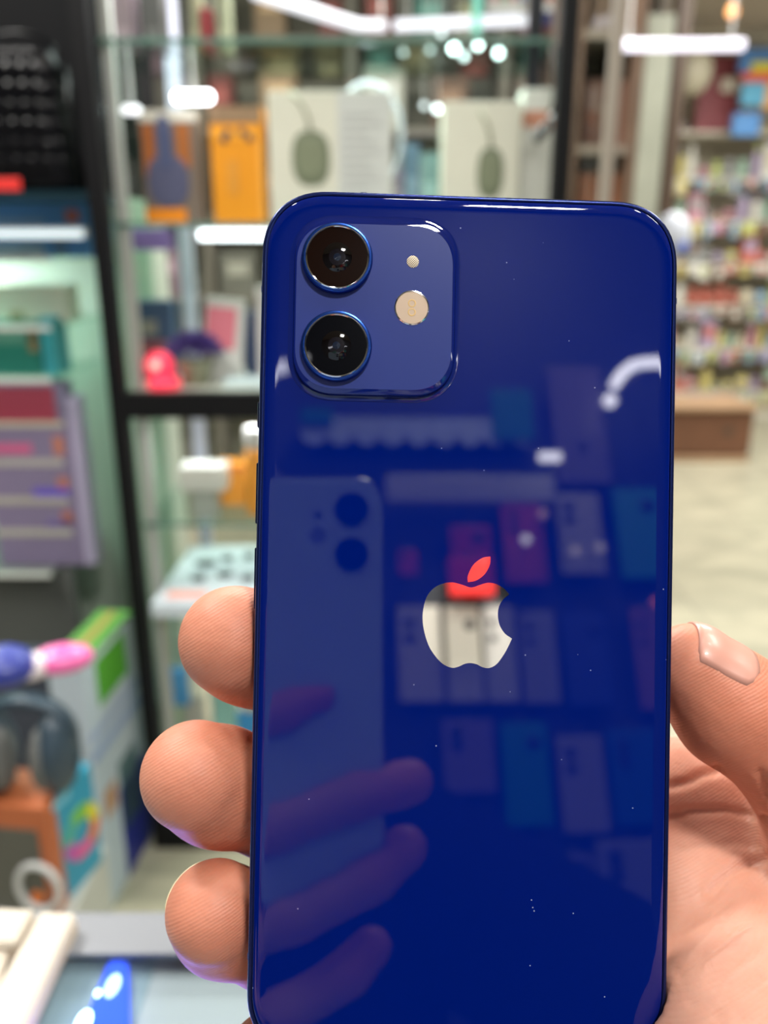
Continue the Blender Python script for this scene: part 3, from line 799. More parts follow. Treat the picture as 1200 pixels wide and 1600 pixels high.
P('body', bm, mat('blue_acrylic', (0.03, 0.08, 0.8), 0.15, emit=(0.06, 0.14, 1.0), es=0.85), bl)
for (px, py, rx_, ry_, s) in ((176, 1540, 0.0030, 0.006, 2.5), (153, 1552, 0.0012, 0.0018, 8), (130, 1598, 0.0030, 0.006, 9)):
    c_ = atZ(px, py, 1.0455); bm = bmesh.new(); ball(bm, (c_.x, c_.y, 1.0455), (rx_, ry_, 0.0008), 16)
    P('led', bm, glow('led_%d' % int(s * 10), (0.5, 0.7, 1.0), s), bl)
l = bpy.data.lights.new('blue_led_glow', 'AREA'); l.energy = 0.16; l.color = (0.28, 0.12, 1.0); l.size = 0.10
lo_ = bpy.data.objects.new('blue_led_glow', l); lo_.location = (-0.09, 0.20, 1.0461); lo_.rotation_euler = (math.radians(180), 0, 0); COL.objects.link(lo_)
# cream boxes on the counter's left corner
def flat_box(pts, z0, z1, label, group=None, name='cardboard_box'):
    t = thing(name, label, 'box', (sum(p.x for p in pts) / 4, sum(p.y for p in pts) / 4, z0), None, group)
    bm = bmesh.new(); zm = z0 + (z1 - z0) * 0.55
    loft(bm, [[Vector((p.x, p.y, z)) for p in pts] for z in (zm, z1)]); bmesh.ops.bevel(bm, geom=list(bm.edges), offset=0.0012, segments=2, affect='EDGES')
    P('lid', bm, mat('cream_card', (0.62, 0.56, 0.47), 0.55, noise=0.05, nscale=60), t)
    bm = bmesh.new(); cx_ = sum(p.x for p in pts) / 4; cy_ = sum(p.y for p in pts) / 4
    loft(bm, [[Vector((cx_ + (p.x - cx_) * .985, cy_ + (p.y - cy_) * .985, z)) for p in pts] for z in (z0, zm - 0.0006)])
    P('base', bm, mat('cream_card_base', (0.62, 0.52, 0.40), 0.6), t)  # base card slightly browner than the lid
    return t
zt = CT + 0.010
flat_box([atZ(64, 1422, zt), atZ(119, 1425, zt), atZ(22, 1640, zt), atZ(-62, 1640, zt)], CT, zt, 'long cream cardboard box lying slanted on the counter corner')
flat_box([atZ(-60, 1414, zt), atZ(54, 1419, zt), atZ(24, 1474, zt), atZ(-70, 1474, zt)], CT, zt, 'small cream box left of the long box, far edge of the counter')
zt2 = CT + 0.006
flat_box([atZ(-70, 1482, zt2), atZ(14, 1482, zt2), atZ(-12, 1560, zt2), atZ(-90, 1560, zt2)], CT, zt2, 'low white-cream box nearest the left edge of the frame')

# ---------------------------------------------------------------- main glass cabinet, black frame
YF, YB = 1.62, 1.98
M_bf = mat('black_frame', (0.005, 0.005, 0.006), 0.5, spec=0.2)
XL = atY(238, 1150, YF).x; XR = atY(882, 150, YF).x
cab = thing('glass_cabinet', 'tall glass display cabinet with black frame full of accessories, behind the phone', 'cabinet', ((XL + XR) / 2, (YF + YB) / 2, 0))
pr = 0.0155
CTOP = 1.98
for nm, xx, yy, w_ in (('post', XL, YF, pr), ('post', XR, YF, pr), ('post', XR, YB, pr)):
    P(nm, mm((xx - w_, yy - w_, 0), (xx + w_, yy + w_, CTOP), 0.002), M_bf, cab)
bpx = atY(268, 100, YB - 0.02).x
P('rear_post', mm((bpx - 0.014, YB - 0.02, 0), (bpx + 0.014, YB + 0.006, CTOP)), mat('pale_lavender_metal', (0.66, 0.65, 0.78), 0.4), cab, label='pale lavender slotted rear post')
P('side_strip', mm((XL + 0.022, YF + 0.03, 0.0), (XL + 0.040, YF + 0.05, CTOP)), mat('pale_grey_metal', (0.50, 0.51, 0.47), 0.4), cab, label='pale strip beside the front post')
zs = {k: atY(600, y, YF).z for k, y in (('a', 55), ('b', 347), ('c', 612), ('d', 822), ('e', 946))}
zc1 = atY(300, 612, YF).z; zc0 = atY(300, 652, YF).z
P('cross_beam', mm((XL + pr, YF - pr, zc0), (XR - pr, YF + pr, zc1)), M_bf, cab)
P('top_beam', mm((XL + pr, YF - pr, CTOP - 0.05), (XR - pr, YF + pr, CTOP)), M_bf, cab)
P('bottom_panel', mm((XL + pr, YF - pr, 0), (XR - pr, YB, 0.05)), M_bf, cab)
M_shelf = glass('shelf_glass', (0.86, 0.95, 0.92))
M_edge = mat('green_glass_edge', (0.12, 0.22, 0.18), 0.1, spec=0.5)
SH = {}
for k in 'abde':
    z = zs[k]; SH[k] = z
    s = P('shelf', mm((XL + 0.02, YF + 0.022, z - 0.008), (XR - 0.02, YB - 0.025, z)), M_shelf, cab)
    e = P('shelf_edge', mm((XL + 0.02, YF + 0.019, z - 0.008), (XR - 0.02, YF + 0.0215, z)), M_edge, cab)
SH['c'] = zc1
P('deck', mm((XL + 0.02, YF + pr, zc1 - 0.02), (XR - 0.02, YB - 0.02, zc1)), mat('pale_deck', (0.50, 0.52, 0.46), 0.3), cab)
P('rear_glass', mm((bpx + 0.016, YB, 0.05), (XR - 0.02, YB + 0.005, CTOP - 0.02)), glass('pane_glass', (0.90, 0.93, 0.90), 1.0), cab)
P('side_glass', mm((XL - 0.002, YF + 0.02, 0.05), (XL + 0.003, YB - 0.03, CTOP - 0.02)), glass('side_pane_glass', (0.85, 0.92, 0.88), 0.25), cab)

def strip_light(x0, x1, z, y, label, s=7.0, th=0.011, name='led_strip', col=(0.86, 0.97, 1.0)):
    t = thing(name, label, 'light', ((x0 + x1) / 2, y, z))
    P('channel', mm((x0 - .004, y, z), (x1 + .004, y + 0.012, z + th)), mat('white_metal'), t)
    bm = bmesh.new(); n_ = max(3, int((x1 - x0) / 0.0085))
    for i in range(n_):
        bx(bm, (x0 + (i + 0.5) * (x1 - x0) / n_, y - 0.002, z + th / 2 - 0.003), ((x1 - x0) / n_ * 0.62, 0.004, th * 0.8))
    P('diodes', bm, glow('cool_led_%d' % int(s * 10), col, s), t)
    return t
pa, pb = atY(312, 366, YF + 0.03), atY(700, 366, YF + 0.03)
strip_light(pa.x, pb.x, SH['b'] - 0.030, YF + 0.024, 'bright white LED strip under the glass shelf, left of the phone', 4.5, 0.021)
pa, pb = atY(272, 152, YF + 0.03), atY(330, 152, YF + 0.03)
def capsule_lamp(px0, px1, py, Y, r, s, label, name='led_lamp', z_support=None):
    a = atY(px0, py, Y); b = atY(px1, py, Y)
    t = thing(name, label, 'light', ((a.x + b.x) / 2, Y, a.z))
    bm = bmesh.new(); tube(bm, [(a.x, Y, a.z), (a.x + r * .5, Y, a.z), (b.x - r * .5, Y, b.z), (b.x, Y, b.z)], [r * .6, r, r, r * .6], 14)
    P('tube', bm, glow('lamp_tube_%d' % int(s * 10), (0.95, 0.96, 1.0), s), t, True)
    return t, a, b
def lamp_with_bracket(px0, px1, py, Y, r, s, label, top, name='led_lamp'):
    t, a, b = capsule_lamp(px0, px1, py, Y, r, s, label, name)
    mid = (a.x + b.x) / 2
    P('bracket', mm((mid - 0.003, Y - 0.003, a.z + r * 0.8), (mid + 0.003, Y + 0.003, top)), mat('white_metal'), t)
    return t
lamp_with_bracket(272, 332, 152, YF + 0.06, 0.010, 9, 'bright white capsule lamp hanging below the top glass shelf', SH['a'] - 0.009)
lamp_with_bracket(192, 219, 172, YF + 0.06, 0.0075, 1.6, 'small greenish-white oval lamp beside the left cabinet post', SH['a'] - 0.009)

# --- products in the main cabinet
def carton(name, cat, px0, px1, pyt, Y, z0, dep, m, label, rz=0.0, group=None, rnd=0.0015, m_side=None):
    """box standing on z0 with its front at Y, spanning the given columns; returns (root, front-face helper)"""
    a = atY(px0, (pyt + 350) / 2, Y); b = atY(px1, (pyt + 350) / 2, Y); zt_ = atY((px0 + px1) / 2, pyt, Y).z
    wd, ht = b.x - a.x, zt_ - z0
    cx_ = (a.x + b.x) / 2
    t = thing(name, label, cat, (cx_, Y + dep / 2, z0), Matrix.Rotation(rz, 3, 'Z'), group)
    bm = bmesh.new(); bx(bm, (0, 0, ht / 2), (wd, dep, ht), rnd); obj('carton', bm, m, t)
    def face(u0, u1, v0, v1, m_, nm='print', th=0.0012, label=None):
        """printed patch on the front, in fractions of its width and height"""
        bm = bmesh.new(); bx(bm, ((u0 + u1 - 1) / 2 * wd, -dep / 2 - th / 2, (v0 + v1) / 2 * ht), ((u1 - u0) * wd, th, (v1 - v0) * ht))
        o = obj(nm, bm, m_, t)
        if label: o['label'] = label
        return o
    def blob(u, v, ru, rv, m_, nm='print', p=2.6, off=0.0):
        bm = bmesh.new(); lps = []
        for th, k in ((0.0, 1), (-0.0012 - off, 1), (-0.002 - off, 0.9)):
            lps.append([Vector(((u - .5) * wd + k * ru * wd * math.copysign(abs(math.cos(q_)) ** (2 / p), math.cos(q_)), -dep / 2 + th, v * ht + k * rv * ht * math.copysign(abs(math.sin(q_)) ** (2 / p), math.sin(q_)))) for q_ in [i * math.pi / 16 for i in range(32)]])
        loft(bm, lps); return obj(nm, bm, m_, t)
    return t, face, blob, wd, ht, dep
B = SH['b']
# watch-style box with a slate bottle-shaped print
t, face, blob, wd, ht, dp = carton('product_box', 'box', 222, 312, 172, YF + 0.07, B, 0.08, cm((118, 104, 92)), 'brown-grey product box with a slate watch print and orange base stripe')
face(0.0, 0.72, 0.0, 0.13, cm((238, 140, 10)), 'stripe', label='orange stripe')
blob(0.44, 0.38, 0.36, 0.23, cm((82, 84, 112))); blob(0.42, 0.72, 0.13, 0.24, cm((74, 82, 116)), off=0.0012)
face(0.05, 0.24, 0.42, 0.88, cm((170, 92, 30))); face(0.62, 0.86, 0.5, 0.88, cm((165, 96, 40))); face(0.28, 0.62, 0.16, 0.22, cm((130, 122, 130)))
face(0.0, 1.0, 0.90, 1.0, cm((205, 200, 186)), 'lid')
# orange box
t, face, blob, wd, ht, dp = carton('product_box', 'box', 331, 411, 166, YF + 0.07, B, 0.08, cm((232, 150, 18)), 'orange product box with small dark headphones printed near its top')
face(0.0, 1.0, 0.86, 1.0, cm((150, 122, 92)), 'lid'); face(0.04, 0.94, 0.72, 0.83, cm((246, 168, 40)))
for (u, v) in ((0.26, 0.73), (0.34, 0.78), (0.62, 0.79), (0.76, 0.74)): blob(u, v, 0.07, 0.035, cm((70, 66, 80)))
face(0.3, 0.5, 0.25, 0.55, cm((220, 150, 50))); face(0.92, 1.0, 0.0, 0.72, cm((245, 175, 70)))
# two headphone boxes
def headphone_box(px0, px1, pyt, split, ear, label, page):
    t, face, blob, wd, ht, dp = carton('headphone_box', 'box', px0, px1, pyt, YF + 0.06, B, 0.10, cm((214, 213, 196)), label)
    (u, v, ru, rv) = ear
    blob(u, v, ru, rv, cm((112, 120, 96)), 'ear_cup_print'); blob(u, v, ru * 0.72, rv * 0.74, cm((122, 129, 103)), 'ear_cup_print', off=0.0015)
    bm = bmesh.new(); a0 = [((u + dx - .5) * wd, -dp / 2 - 0.001, (v + dv) * ht) for dx, dv in ((0.0, rv), (-0.02, rv + 0.10), (-0.07, rv + 0.20), (-0.16, rv + 0.29))]
    tube(bm, a0, 0.0028, 8); obj('headband_print', bm, cm((150, 152, 128)), t, True)
    if page:
        face(split, 0.995, 0.005, 0.995, cm((200, 203, 198)), 'back_sheet')
        for i in range(11):
            face(split + 0.04, 0.92 - 0.06 * (i % 3), 0.12 + i * 0.07, 0.135 + i * 0.07, cm((172, 174, 172)), 'text_line', 0.0022)
    return t, wd, ht
headphone_box(421, 612, 142, 0.56, (0.34, 0.50, 0.155, 0.21), 'large cream-white box with an olive headphone ear cup printed on it, left of the two', True)
headphone_box(692, 812, 158, 0.8, (0.62, 0.42, 0.17, 0.21), 'smaller cream-white box with a dark green ear cup print, right of the two', False)
t, face, blob, wd, ht, dp = carton('product_box', 'box', 814, 868, 138, YF + 0.09, B, 0.07, cm((208, 208, 200)), 'plain white product box against the right cabinet post')
face(0.0, 1.0, 0.72, 0.84, cm((190, 130, 105)), 'stripe')
# white cable loop behind the large box
c0 = atY(575, 215, YF + 0.19); bm = bmesh.new()
pts = [(c0.x + 0.068 * math.sin(a_), c0.y, c0.z + 0.098 * math.cos(a_)) for a_ in [(-0.35 + i * 0.1) * math.pi for i in range(17)]]
tube(bm, pts, 0.0055, 10)
for dx in (0.0,):
    bx(bm, (pts[-1][0], c0.y, B + (pts[-1][2] - B) / 2), (0.012, 0.012, pts[-1][2] - B))
tag(obj('cable_hoop', bm, cm((186, 188, 196))), 'white hoop cable standing behind the large headphone box', 'cable')
# earbuds hanging by the right post
c0 = atY(850, 205, YF + 0.04)
t = thing('earphones', 'black corded earphones dangling beside the right cabinet post', 'earphones', tuple(c0))
bm = bmesh.new(); tube(bm, [(c0.x + .012, c0.y, SH['a'] - 0.008), (c0.x + 0.016, c0.y, c0.z + 0.05), (c0.x + 0.006, c0.y, c0.z + 0.012)], 0.003, 8); P('cord', bm, M_bf, t, True)
bm = bmesh.new(); ball(bm, (c0.x - 0.004, c0.y, c0.z - 0.002), (0.022, 0.010, 0.011), 16, Matrix.Rotation(-0.9, 3, 'Y')); P('ear_piece', bm, mat('grey_rubber', (0.07, 0.07, 0.07), 0.3), t, True)
bm = bmesh.new(); ball(bm, (c0.x + 0.016, c0.y, c0.z + 0.022), (0.010, 0.009, 0.009), 16); P('ear_piece', bm, mat('pale_rubber', (0.5, 0.5, 0.5), 0.3), t, True)
# little blue and teal boxes between the headphone boxes
for (a_, b_, tp_, rgb, lab) in ((632, 655, 225, (92, 118, 140), 'small steel-blue box behind the gap of the headphone boxes'), (657, 686, 240, (120, 150, 150), 'small grey-teal box behind the gap of the headphone boxes'), (616, 630, 262, (130, 120, 140), 'thin mauve box beside the large headphone box')):
    t, face, blob, wd, ht, dp = carton('product_box', 'box', a_, b_, tp_, YF + 0.2, B, 0.05, cm(rgb), lab); face(0.1, 0.9, 0.3, 0.6, cm(tuple(min(255, v + 40) for v in rgb)))
# items on the top shelf and against the dark back
A = SH['a']
for (a_, b_, tp_, rgb, lab) in ((186, 216, -40, (120, 102, 108), 'tall mauve-grey box on the top glass shelf, leftmost'), (232, 262, -40, (78, 76, 74), 'tall charcoal box on the top glass shelf'),
                                (305, 318, -40, (126, 124, 96), 'thin olive box on the top glass shelf'), (322, 338, 12, (130, 34, 38), 'narrow dark red box on the top glass shelf'), (345, 362, -30, (122, 124, 98), 'pale olive box right of the dark red one on the top shelf')):
    t, face, blob, wd, ht, dp = carton('product_box', 'box', a_, b_, tp_, YF + 0.12, A, 0.06, cm(rgb), lab); face(0.15, 0.85, 0.1, 0.3, cm(tuple(min(255, v + 25) for v in rgb)))

# middle tier, standing on the deck
D = SH['c']
# pink card in a white frame, leaning
a_ = atY(340, 500, YF + 0.14)
t = thing('pink_phone_case_pack', 'pink pack in a white frame leaning behind the lavender plant', 'phone case', (a_.x, a_.y, D), Matrix.Rotation(0.10, 3, 'Y') @ Matrix.Rotation(-0.12, 3, 'X'))
bm = bmesh.new(); bx(bm, (0, 0, 0.085), (0.085, 0.012, 0.17), 0.005); obj('case', bm, cm((214, 214, 208)), t)
bm = bmesh.new(); bx(bm, (-0.006, -0.0075, 0.108), (0.062, 0.003, 0.085), 0.001); obj('card', bm, cm((226, 126, 140)), t, label=None) if False else obj('card', bm, cm((226, 126, 140)), t)
# lavender plant
c0 = atY(303, 545, YF + 0.09)
t = thing('potted_lavender', 'small ball of purple artificial lavender in a pale green pot', 'plant', (c0.x, c0.y, D))
bm = bmesh.new(); lathe(bm, [(0.026, 0), (0.036, 0.045), (0.038, 0.05), (0.034, 0.05), (0.032, 0.042)], (c0.x, c0.y, D), 24); P('pot', bm, cm((150, 152, 128)), t, True)
bm = bmesh.new(); rnd = random.Random(3)
for i in range(420):
    u_, th = rnd.uniform(-0.25, 1), rnd.uniform(0, 2 * math.pi); s = math.sqrt(1 - u_ * u_); r_ = rnd.uniform(0.7, 1.0)
    d_ = Vector((s * math.cos(th), s * math.sin(th), u_)); c_ = Vector((c0.x, c0.y, D + 0.070)) + Vector((d_.x * 0.056, d_.y * 0.05, d_.z * 0.036)) * r_
    bmesh.ops.create_cone(bm, cap_ends=True, segments=4, radius1=0.0035, radius2=0.001, depth=0.016, matrix=Matrix.Translation(c_) @ d_.to_track_quat('Z', 'Y').to_matrix().to_4x4())
o = P('blossom', bm, cm((78, 58, 128)), t)
# red glowing lamp
c0 = atY(250, 577, YF + 0.05)
t = thing('red_lamp', 'round glowing red lamp with a bright pink centre, beside the cabinet post', 'lamp', (c0.x, c0.y, D))
bm = bmesh.new(); lathe(bm, [(0.030, 0), (0.034, 0.006), (0.030, 0.018), (0.018, 0.024)], (c0.x + 0.006, c0.y, D), 28); P('base', bm, glow('red_base_glow', (1.0, 0.045, 0.10), 0.85), t, True)
bm = bmesh.new(); ball(bm, (c0.x, c0.y, D + 0.044), (0.029, 0.024, 0.029), 24); P('shade', bm, glow('red_shade_glow', (1.0, 0.05, 0.11), 0.8), t, True)
bm = bmesh.new(); ball(bm, (c0.x - 0.002, c0.y - 0.012, D + 0.046), (0.015, 0.014, 0.014), 20); P('bulb', bm, glow('pink_bulb_glow', (1.0, 0.50, 0.42), 1.1), t, True)
for (x0_, x1_, tp_, rgb, lab, dy, st) in ((200, 262, 470, (64, 88, 118), 'slate blue box behind the red lamp', 0.2, (0.1, 0.6, 0.55, 0.75, (150, 152, 140))), (374, 402, 488, (62, 76, 108), 'dark blue box at the left edge of the phone', 0.16, None),
                                 (205, 246, 535, (112, 60, 66), 'low dull red box behind the red lamp', 0.15, None), (396, 470, 448, (206, 200, 196), 'white box half hidden by the left edge of the phone, tier with the plant', 0.12, None)):
    t, face, blob, wd, ht, dp = carton('product_box', 'box', x0_, x1_, tp_, YF + dy, D, 0.05, cm(rgb), lab)
    if st: face(st[0], st[1], st[2], st[3], cm(st[4]))
bm = bmesh.new(); c0 = atY(378, 596, YF + 0.05); bx(bm, (c0.x + 0.02, c0.y + 0.05, D + 0.006), (0.12, 0.09, 0.012), 0.003)
tag(obj('card_pack', bm, cm((196, 214, 218))), 'flat pale blue pack lying on the deck below the pink pack', 'pack')
# purple item hanging under shelf b
c0 = atY(236, 372, YF + 0.1); bm = bmesh.new(); bx(bm, (c0.x, c0.y, SH['b'] - 0.008 - 0.022), (0.088, 0.05, 0.040), 0.006)
tag(obj('purple_pouch', bm, cm((136, 112, 176))), 'purple pouch fixed under the glass shelf beside the cabinet post', 'pouch')

# lower tier
E = SH['d']; 
t, face, blob, wd, ht, dp = carton('product_box', 'box', 322, 381, 728, YF + 0.14, E, 0.07, cm((222, 146, 48)), 'orange box behind the small white boxes'); face(0.0, 1.0, 0.9, 1.0, cm((208, 120, 70)), 'lid')
for k, lab in enumerate(('small white box, bottom one of the pair', 'small white box, top one of the pair')):
    c0 = atY(322, 762, YF + 0.07); hh = 0.026
    if k == 0:
        bm = bmesh.new(); bx(bm, (c0.x, c0.y, (E + 0.062) / 2 + E / 2 - 0.0), (0.05, 0.05, 0.062), 0.002)
        tag(obj('display_block', bm, cm((150, 158, 148))), 'grey-green riser block under the small white boxes', 'riser')
    bm = bmesh.new(); bx(bm, (c0.x, c0.y, E + 0.062 + hh / 2 + k * (hh + 0.0005)), (0.094, 0.06, hh), 0.003)
    tag(obj('small_white_box', bm, cm((214, 216, 206) if k else (196, 200, 190))), lab + ' on the lower shelf', 'box')
c0 = atY(402, 745, YF + 0.09)
t = thing('supplement_bottle', 'orange bottle with a white cap beside the phone edge', 'bottle', (c0.x, c0.y, E))
zt_ = atY(402, 668, YF + 0.09).z - E
bm = bmesh.new(); lathe(bm, [(0.024, 0), (0.026, 0.005), (0.026, zt_ * 0.68), (0.018, zt_ * 0.78)], (c0.x, c0.y, E), 24); P('bottle_body', bm, cm((226, 150, 50)), t, True)
bm = bmesh.new(); lathe(bm, [(0.022, zt_ * 0.78), (0.022, zt_ * 0.99), (0.019, zt_)], (c0.x, c0.y, E), 24); P('cap', bm, cm((222, 220, 214)), t, True)
# white tray of glasses
G = SH['e']
pt = [atZ(x, y, G + 0.03) for x, y in ((300, 852), (470, 850), (480, 950), (236, 942))]
t = thing('display_tray', 'white slanted display tray with dark sunglasses-like items and a salmon label', 'tray', (sum(p.x for p in pt) / 4, sum(p.y for p in pt) / 4, G))
bm = bmesh.new()
loft(bm, [[Vector((p.x, p.y, G)) for p in pt], [Vector((p.x, p.y, G + 0.028)) for p in pt]]); P('tray', bm, cm((206, 216, 224)), t)
for i, (px, py, ln) in enumerate(((322, 880, 0.07), (352, 896, 0.05), (310, 903, 0.045), (388, 903, 0.045), (356, 872, 0.04), (390, 868, 0.04))):
    c0 = atZ(px, py, G + 0.033); bm = bmesh.new(); ball(bm, (c0.x, c0.y, G + 0.033), (ln * 0.36, 0.016, 0.006), 16)
    P('dark_item', bm, cm((66, 70, 74)), t, True)
p_ = [atZ(x, y, G + 0.0) for x, y in ((262, 922), (322, 922))]; yf = atZ(290, 940, G + .028).y
bm = bmesh.new(); c0 = atZ(292, 929, G + 0.029); bx(bm, (c0.x, c0.y, G + 0.029), (0.085, 0.035, 0.002)); P('label', bm, cm((232, 160, 146)), t, label='salmon label')
# bottom tiers: blue and teal straps on a low board
for nm, (x0_, x1_, tp_, bt_), rgb, lab in (('blue_pack', (264, 297, 1044, 1100), (86, 158, 214), 'sky blue pack hanging in the lower cabinet left of the fingers'),
                                   ('teal_pack', (330, 372, 1060, 1145), (140, 190, 180), 'teal pack in the lower cabinet between the two upper fingers'),
                                   ('blue_pouch', (352, 412, 1112, 1185), (70, 160, 222), 'bright blue pouch in the lower cabinet right of the middle finger'),
                                   ('white_pack', (286, 322, 1086, 1140), (206, 204, 192), 'cream pack below the sky blue pack'),
                                   ('cream_jar_box', (378, 430, 1062, 1110), (216, 214, 196), 'cream box by the phone edge in the lower cabinet')):
    Yp = YF + 0.15 + 0.03 * (len(nm) % 3)
    a = atY(x0_, tp_, Yp); b = atY(x1_, bt_, Yp)
    bm = bmesh.new(); bx(bm, ((a.x + b.x) / 2, Yp, (a.z + b.z) / 2), (b.x - a.x, 0.02, a.z - b.z), 0.004)
    bx(bm, ((a.x + b.x) / 2, Yp, (a.z + SH['e'] - 0.008) / 2), (0.003, 0.003, SH['e'] - 0.008 - a.z))
    tag(obj(nm, bm, cm(rgb)), lab, 'pack')

# area lamps added out of sight under top and deck to brighten the inside
l = area('cabinet_fill_light', ((XL + XR) / 2, YF + 0.12, CTOP - 0.06), 0.74, 0.05, 9.0, (0.95, 0.98, 1))
l = area('cabinet_fill_light', ((XL + XR) / 2, YF + 0.10, zc0 - 0.012), 0.74, 0.05, 2.0, (0.95, 0.98, 1))
for z in (CTOP - 0.055, zc0 - 0.008):
    P('fill_lamp_channel', mm((XL + 0.05, YF + 0.07, z), (XR - 0.05, YF + 0.15, z + 0.006)), mat('white_metal'), cab)

# ================================================================== LEFT CABINET WITH A PALE GREEN BACKBOARD
LX0, LX1, LY0, LY1 = -1.45, XL - 0.004, 1.74, 2.10
lc = thing('wall_cabinet', 'black-topped glass cabinet with a pale green backboard, left of the tall glass cabinet', 'cabinet', ((LX0 + LX1) / 2, (LY0 + LY1) / 2, 0))
zh = atY(60, 305, LY0).z
P('backboard', mm((LX0, LY1 - 0.02, 0.0), (LX1, LY1, zh)), mat('pale_green_board', (0.60, 0.67, 0.57), 0.35, noise=0.06, nscale=5), lc, label='pale green backboard')
P('side_panel', mm((LX1 - 0.012, LY0 + 0.01, 0.0), (LX1, LY1 - 0.02, zh)), mat('pale_green_board'), lc)
P('header', mm((LX0, LY0 + 0.02, zh), (LX1, LY1, 2.15)), mat('black_laminate', (0.004, 0.004, 0.005), 0.7, spec=0.15), lc, label='black upper section')
P('side_panel', mm((LX0, LY0, 0.0), (LX0 + 0.012, LY1 - 0.02, zh)), mat('pale_green_board'), lc)
P('base', mm((LX0, LY0, 0.0), (LX1, LY1 - 0.02, 0.10)), mat('dark_grey_laminate', (0.10, 0.105, 0.10), 0.5), lc)
zls = []
for py in (402, 508, 588, 888):
    z = atY(50, py, LY0 + 0.05).z; zls.append(z)
    xe = atY(102, py, LY0 + 0.1).x
    P('shelf', mm((LX0 + 0.013, LY0 + 0.02, z - 0.007), (xe, LY1 - 0.025, z)), glass('shelf_glass') if py != 888 else mat('dark_grey_laminate'), lc)
    P('shelf_edge', mm((LX0 + 0.013, LY0 + 0.016, z - 0.008), (xe, LY0 + 0.0195, z + 0.002)), cm((222, 224, 216)), lc)
P('lower_panel', mm((LX0 + 0.013, LY0 + 0.06, 0.10), (atY(118, 940, LY0 + 0.06).x, LY0 + 0.08, zls[3] - 0.012)), mat('dark_grey_laminate'), lc, label='dark grey lower panel')
pa, pb = atY(-60, 362, LY0), atY(134, 362, LY0)
strip_light(pa.x, pb.x, atY(60, 371, LY0).z, LY0 - 0.014, 'dotted white LED strip across the front of the left cabinet', 1.0, 0.019)
area('left_cabinet_fill_light', ((LX0 + LX1) / 2, LY0 + 0.12, zh - 0.012), 0.7, 0.05, 11.0, (0.97, 1, 0.97))  # lamp and channel added under the header to brighten the backboard
P('fill_lamp_channel', mm((LX0 + 0.15, LY0 + 0.08, zh - 0.009), (LX1 - 0.05, LY0 + 0.16, zh - 0.001)), mat('white_metal'), lc)
# quilted black bag standing on the ledge in front of the black upper section
c0 = atY(40, 180, LY0 - 0.06)
zb = atY(40, 300, LY0 - 0.06).z
P('ledge', mm((LX0, LY0 - 0.10, zb - 0.018), (LX1, LY0 + 0.02, zb)), mat('dark_teal_glass_ledge', (0.012, 0.03, 0.04), 0.1), lc)
t = thing('quilted_bag', 'glossy black quilted bag on the ledge of the left cabinet, top left', 'bag', (c0.x, c0.y, zb))
bm = bmesh.new(); hh = atY(40, 68, LY0 - 0.06).z - zb
nx_, nz_ = 33, 60; grid = []
def bagp(i, j, side):
    u_ = i / nx_ * 2 - 1; v_ = j / nz_
    wv = 0.085 * (1 - 0.10 * v_) * (1 - max(0, (v_ - 0.86) / 0.14) ** 2 * 0.35)
    pf = 0.030 + 0.005 * abs(math.sin(i * math.pi / 5.5)) * abs(math.sin(j * math.pi / 7.5))
    prof = (max(0, 1 - abs(u_) ** 5)) ** 0.5 * (max(0, 1 - abs(2 * v_ - 1) ** 8)) ** 0.5
    return Vector((c0.x + u_ * wv, c0.y + side * pf * prof, zb + v_ * hh))
L0_ = [[bm.verts.new(bagp(i, j, -1)) for j in range(nz_ + 1)] for i in range(nx_ + 1)]
L1_ = [[bm.verts.new(bagp(i, j, 1)) for j in range(nz_ + 1)] for i in range(nx_ + 1)]
for L_ in (L0_, L1_):
    for i in range(nx_):
        for j in range(nz_): bm.faces.new((L_[i][j], L_[i][j + 1], L_[i + 1][j + 1], L_[i + 1][j]))
bmesh.ops.remove_doubles(bm, verts=bm.verts, dist=0.0004)
P('bag_body', bm, mat('glossy_black_vinyl', (0.004, 0.004, 0.005), 0.16, spec=0.22), t, True)
bm = bmesh.new(); tube(bm, [(c0.x + 0.070 * math.cos(a_), c0.y, zb + hh * 0.93 + 0.035 * math.sin(a_)) for a_ in [i * math.pi / 14 for i in range(15)]], 0.004, 8); P('handle', bm, mat('glossy_black_vinyl'), t, True)
bm = bmesh.new(); tube(bm, [(c0.x + 0.088, c0.y - 0.015, zb + hh * 0.86), (c0.x + 0.092, c0.y - 0.03, zb + hh * 0.5), (c0.x + 0.108, c0.y - 0.03, zb + hh * 0.2), (c0.x + 0.125, c0.y - 0.03, zb + 0.006)], 0.005, 8); P('strap', bm, mat('glossy_black_vinyl'), t, True)
a = atY(-25, 272, LY0 - 0.09); b = atY(34, 285, LY0 - 0.09)
bm = mm((a.x, LY0 - 0.098, zb), (b.x, LY0 - 0.092, zb + 0.022), 0.002); tag(obj('red_tag', bm, cm((226, 48, 42))), 'small red tag standing in front of the black quilted bag', 'tag')
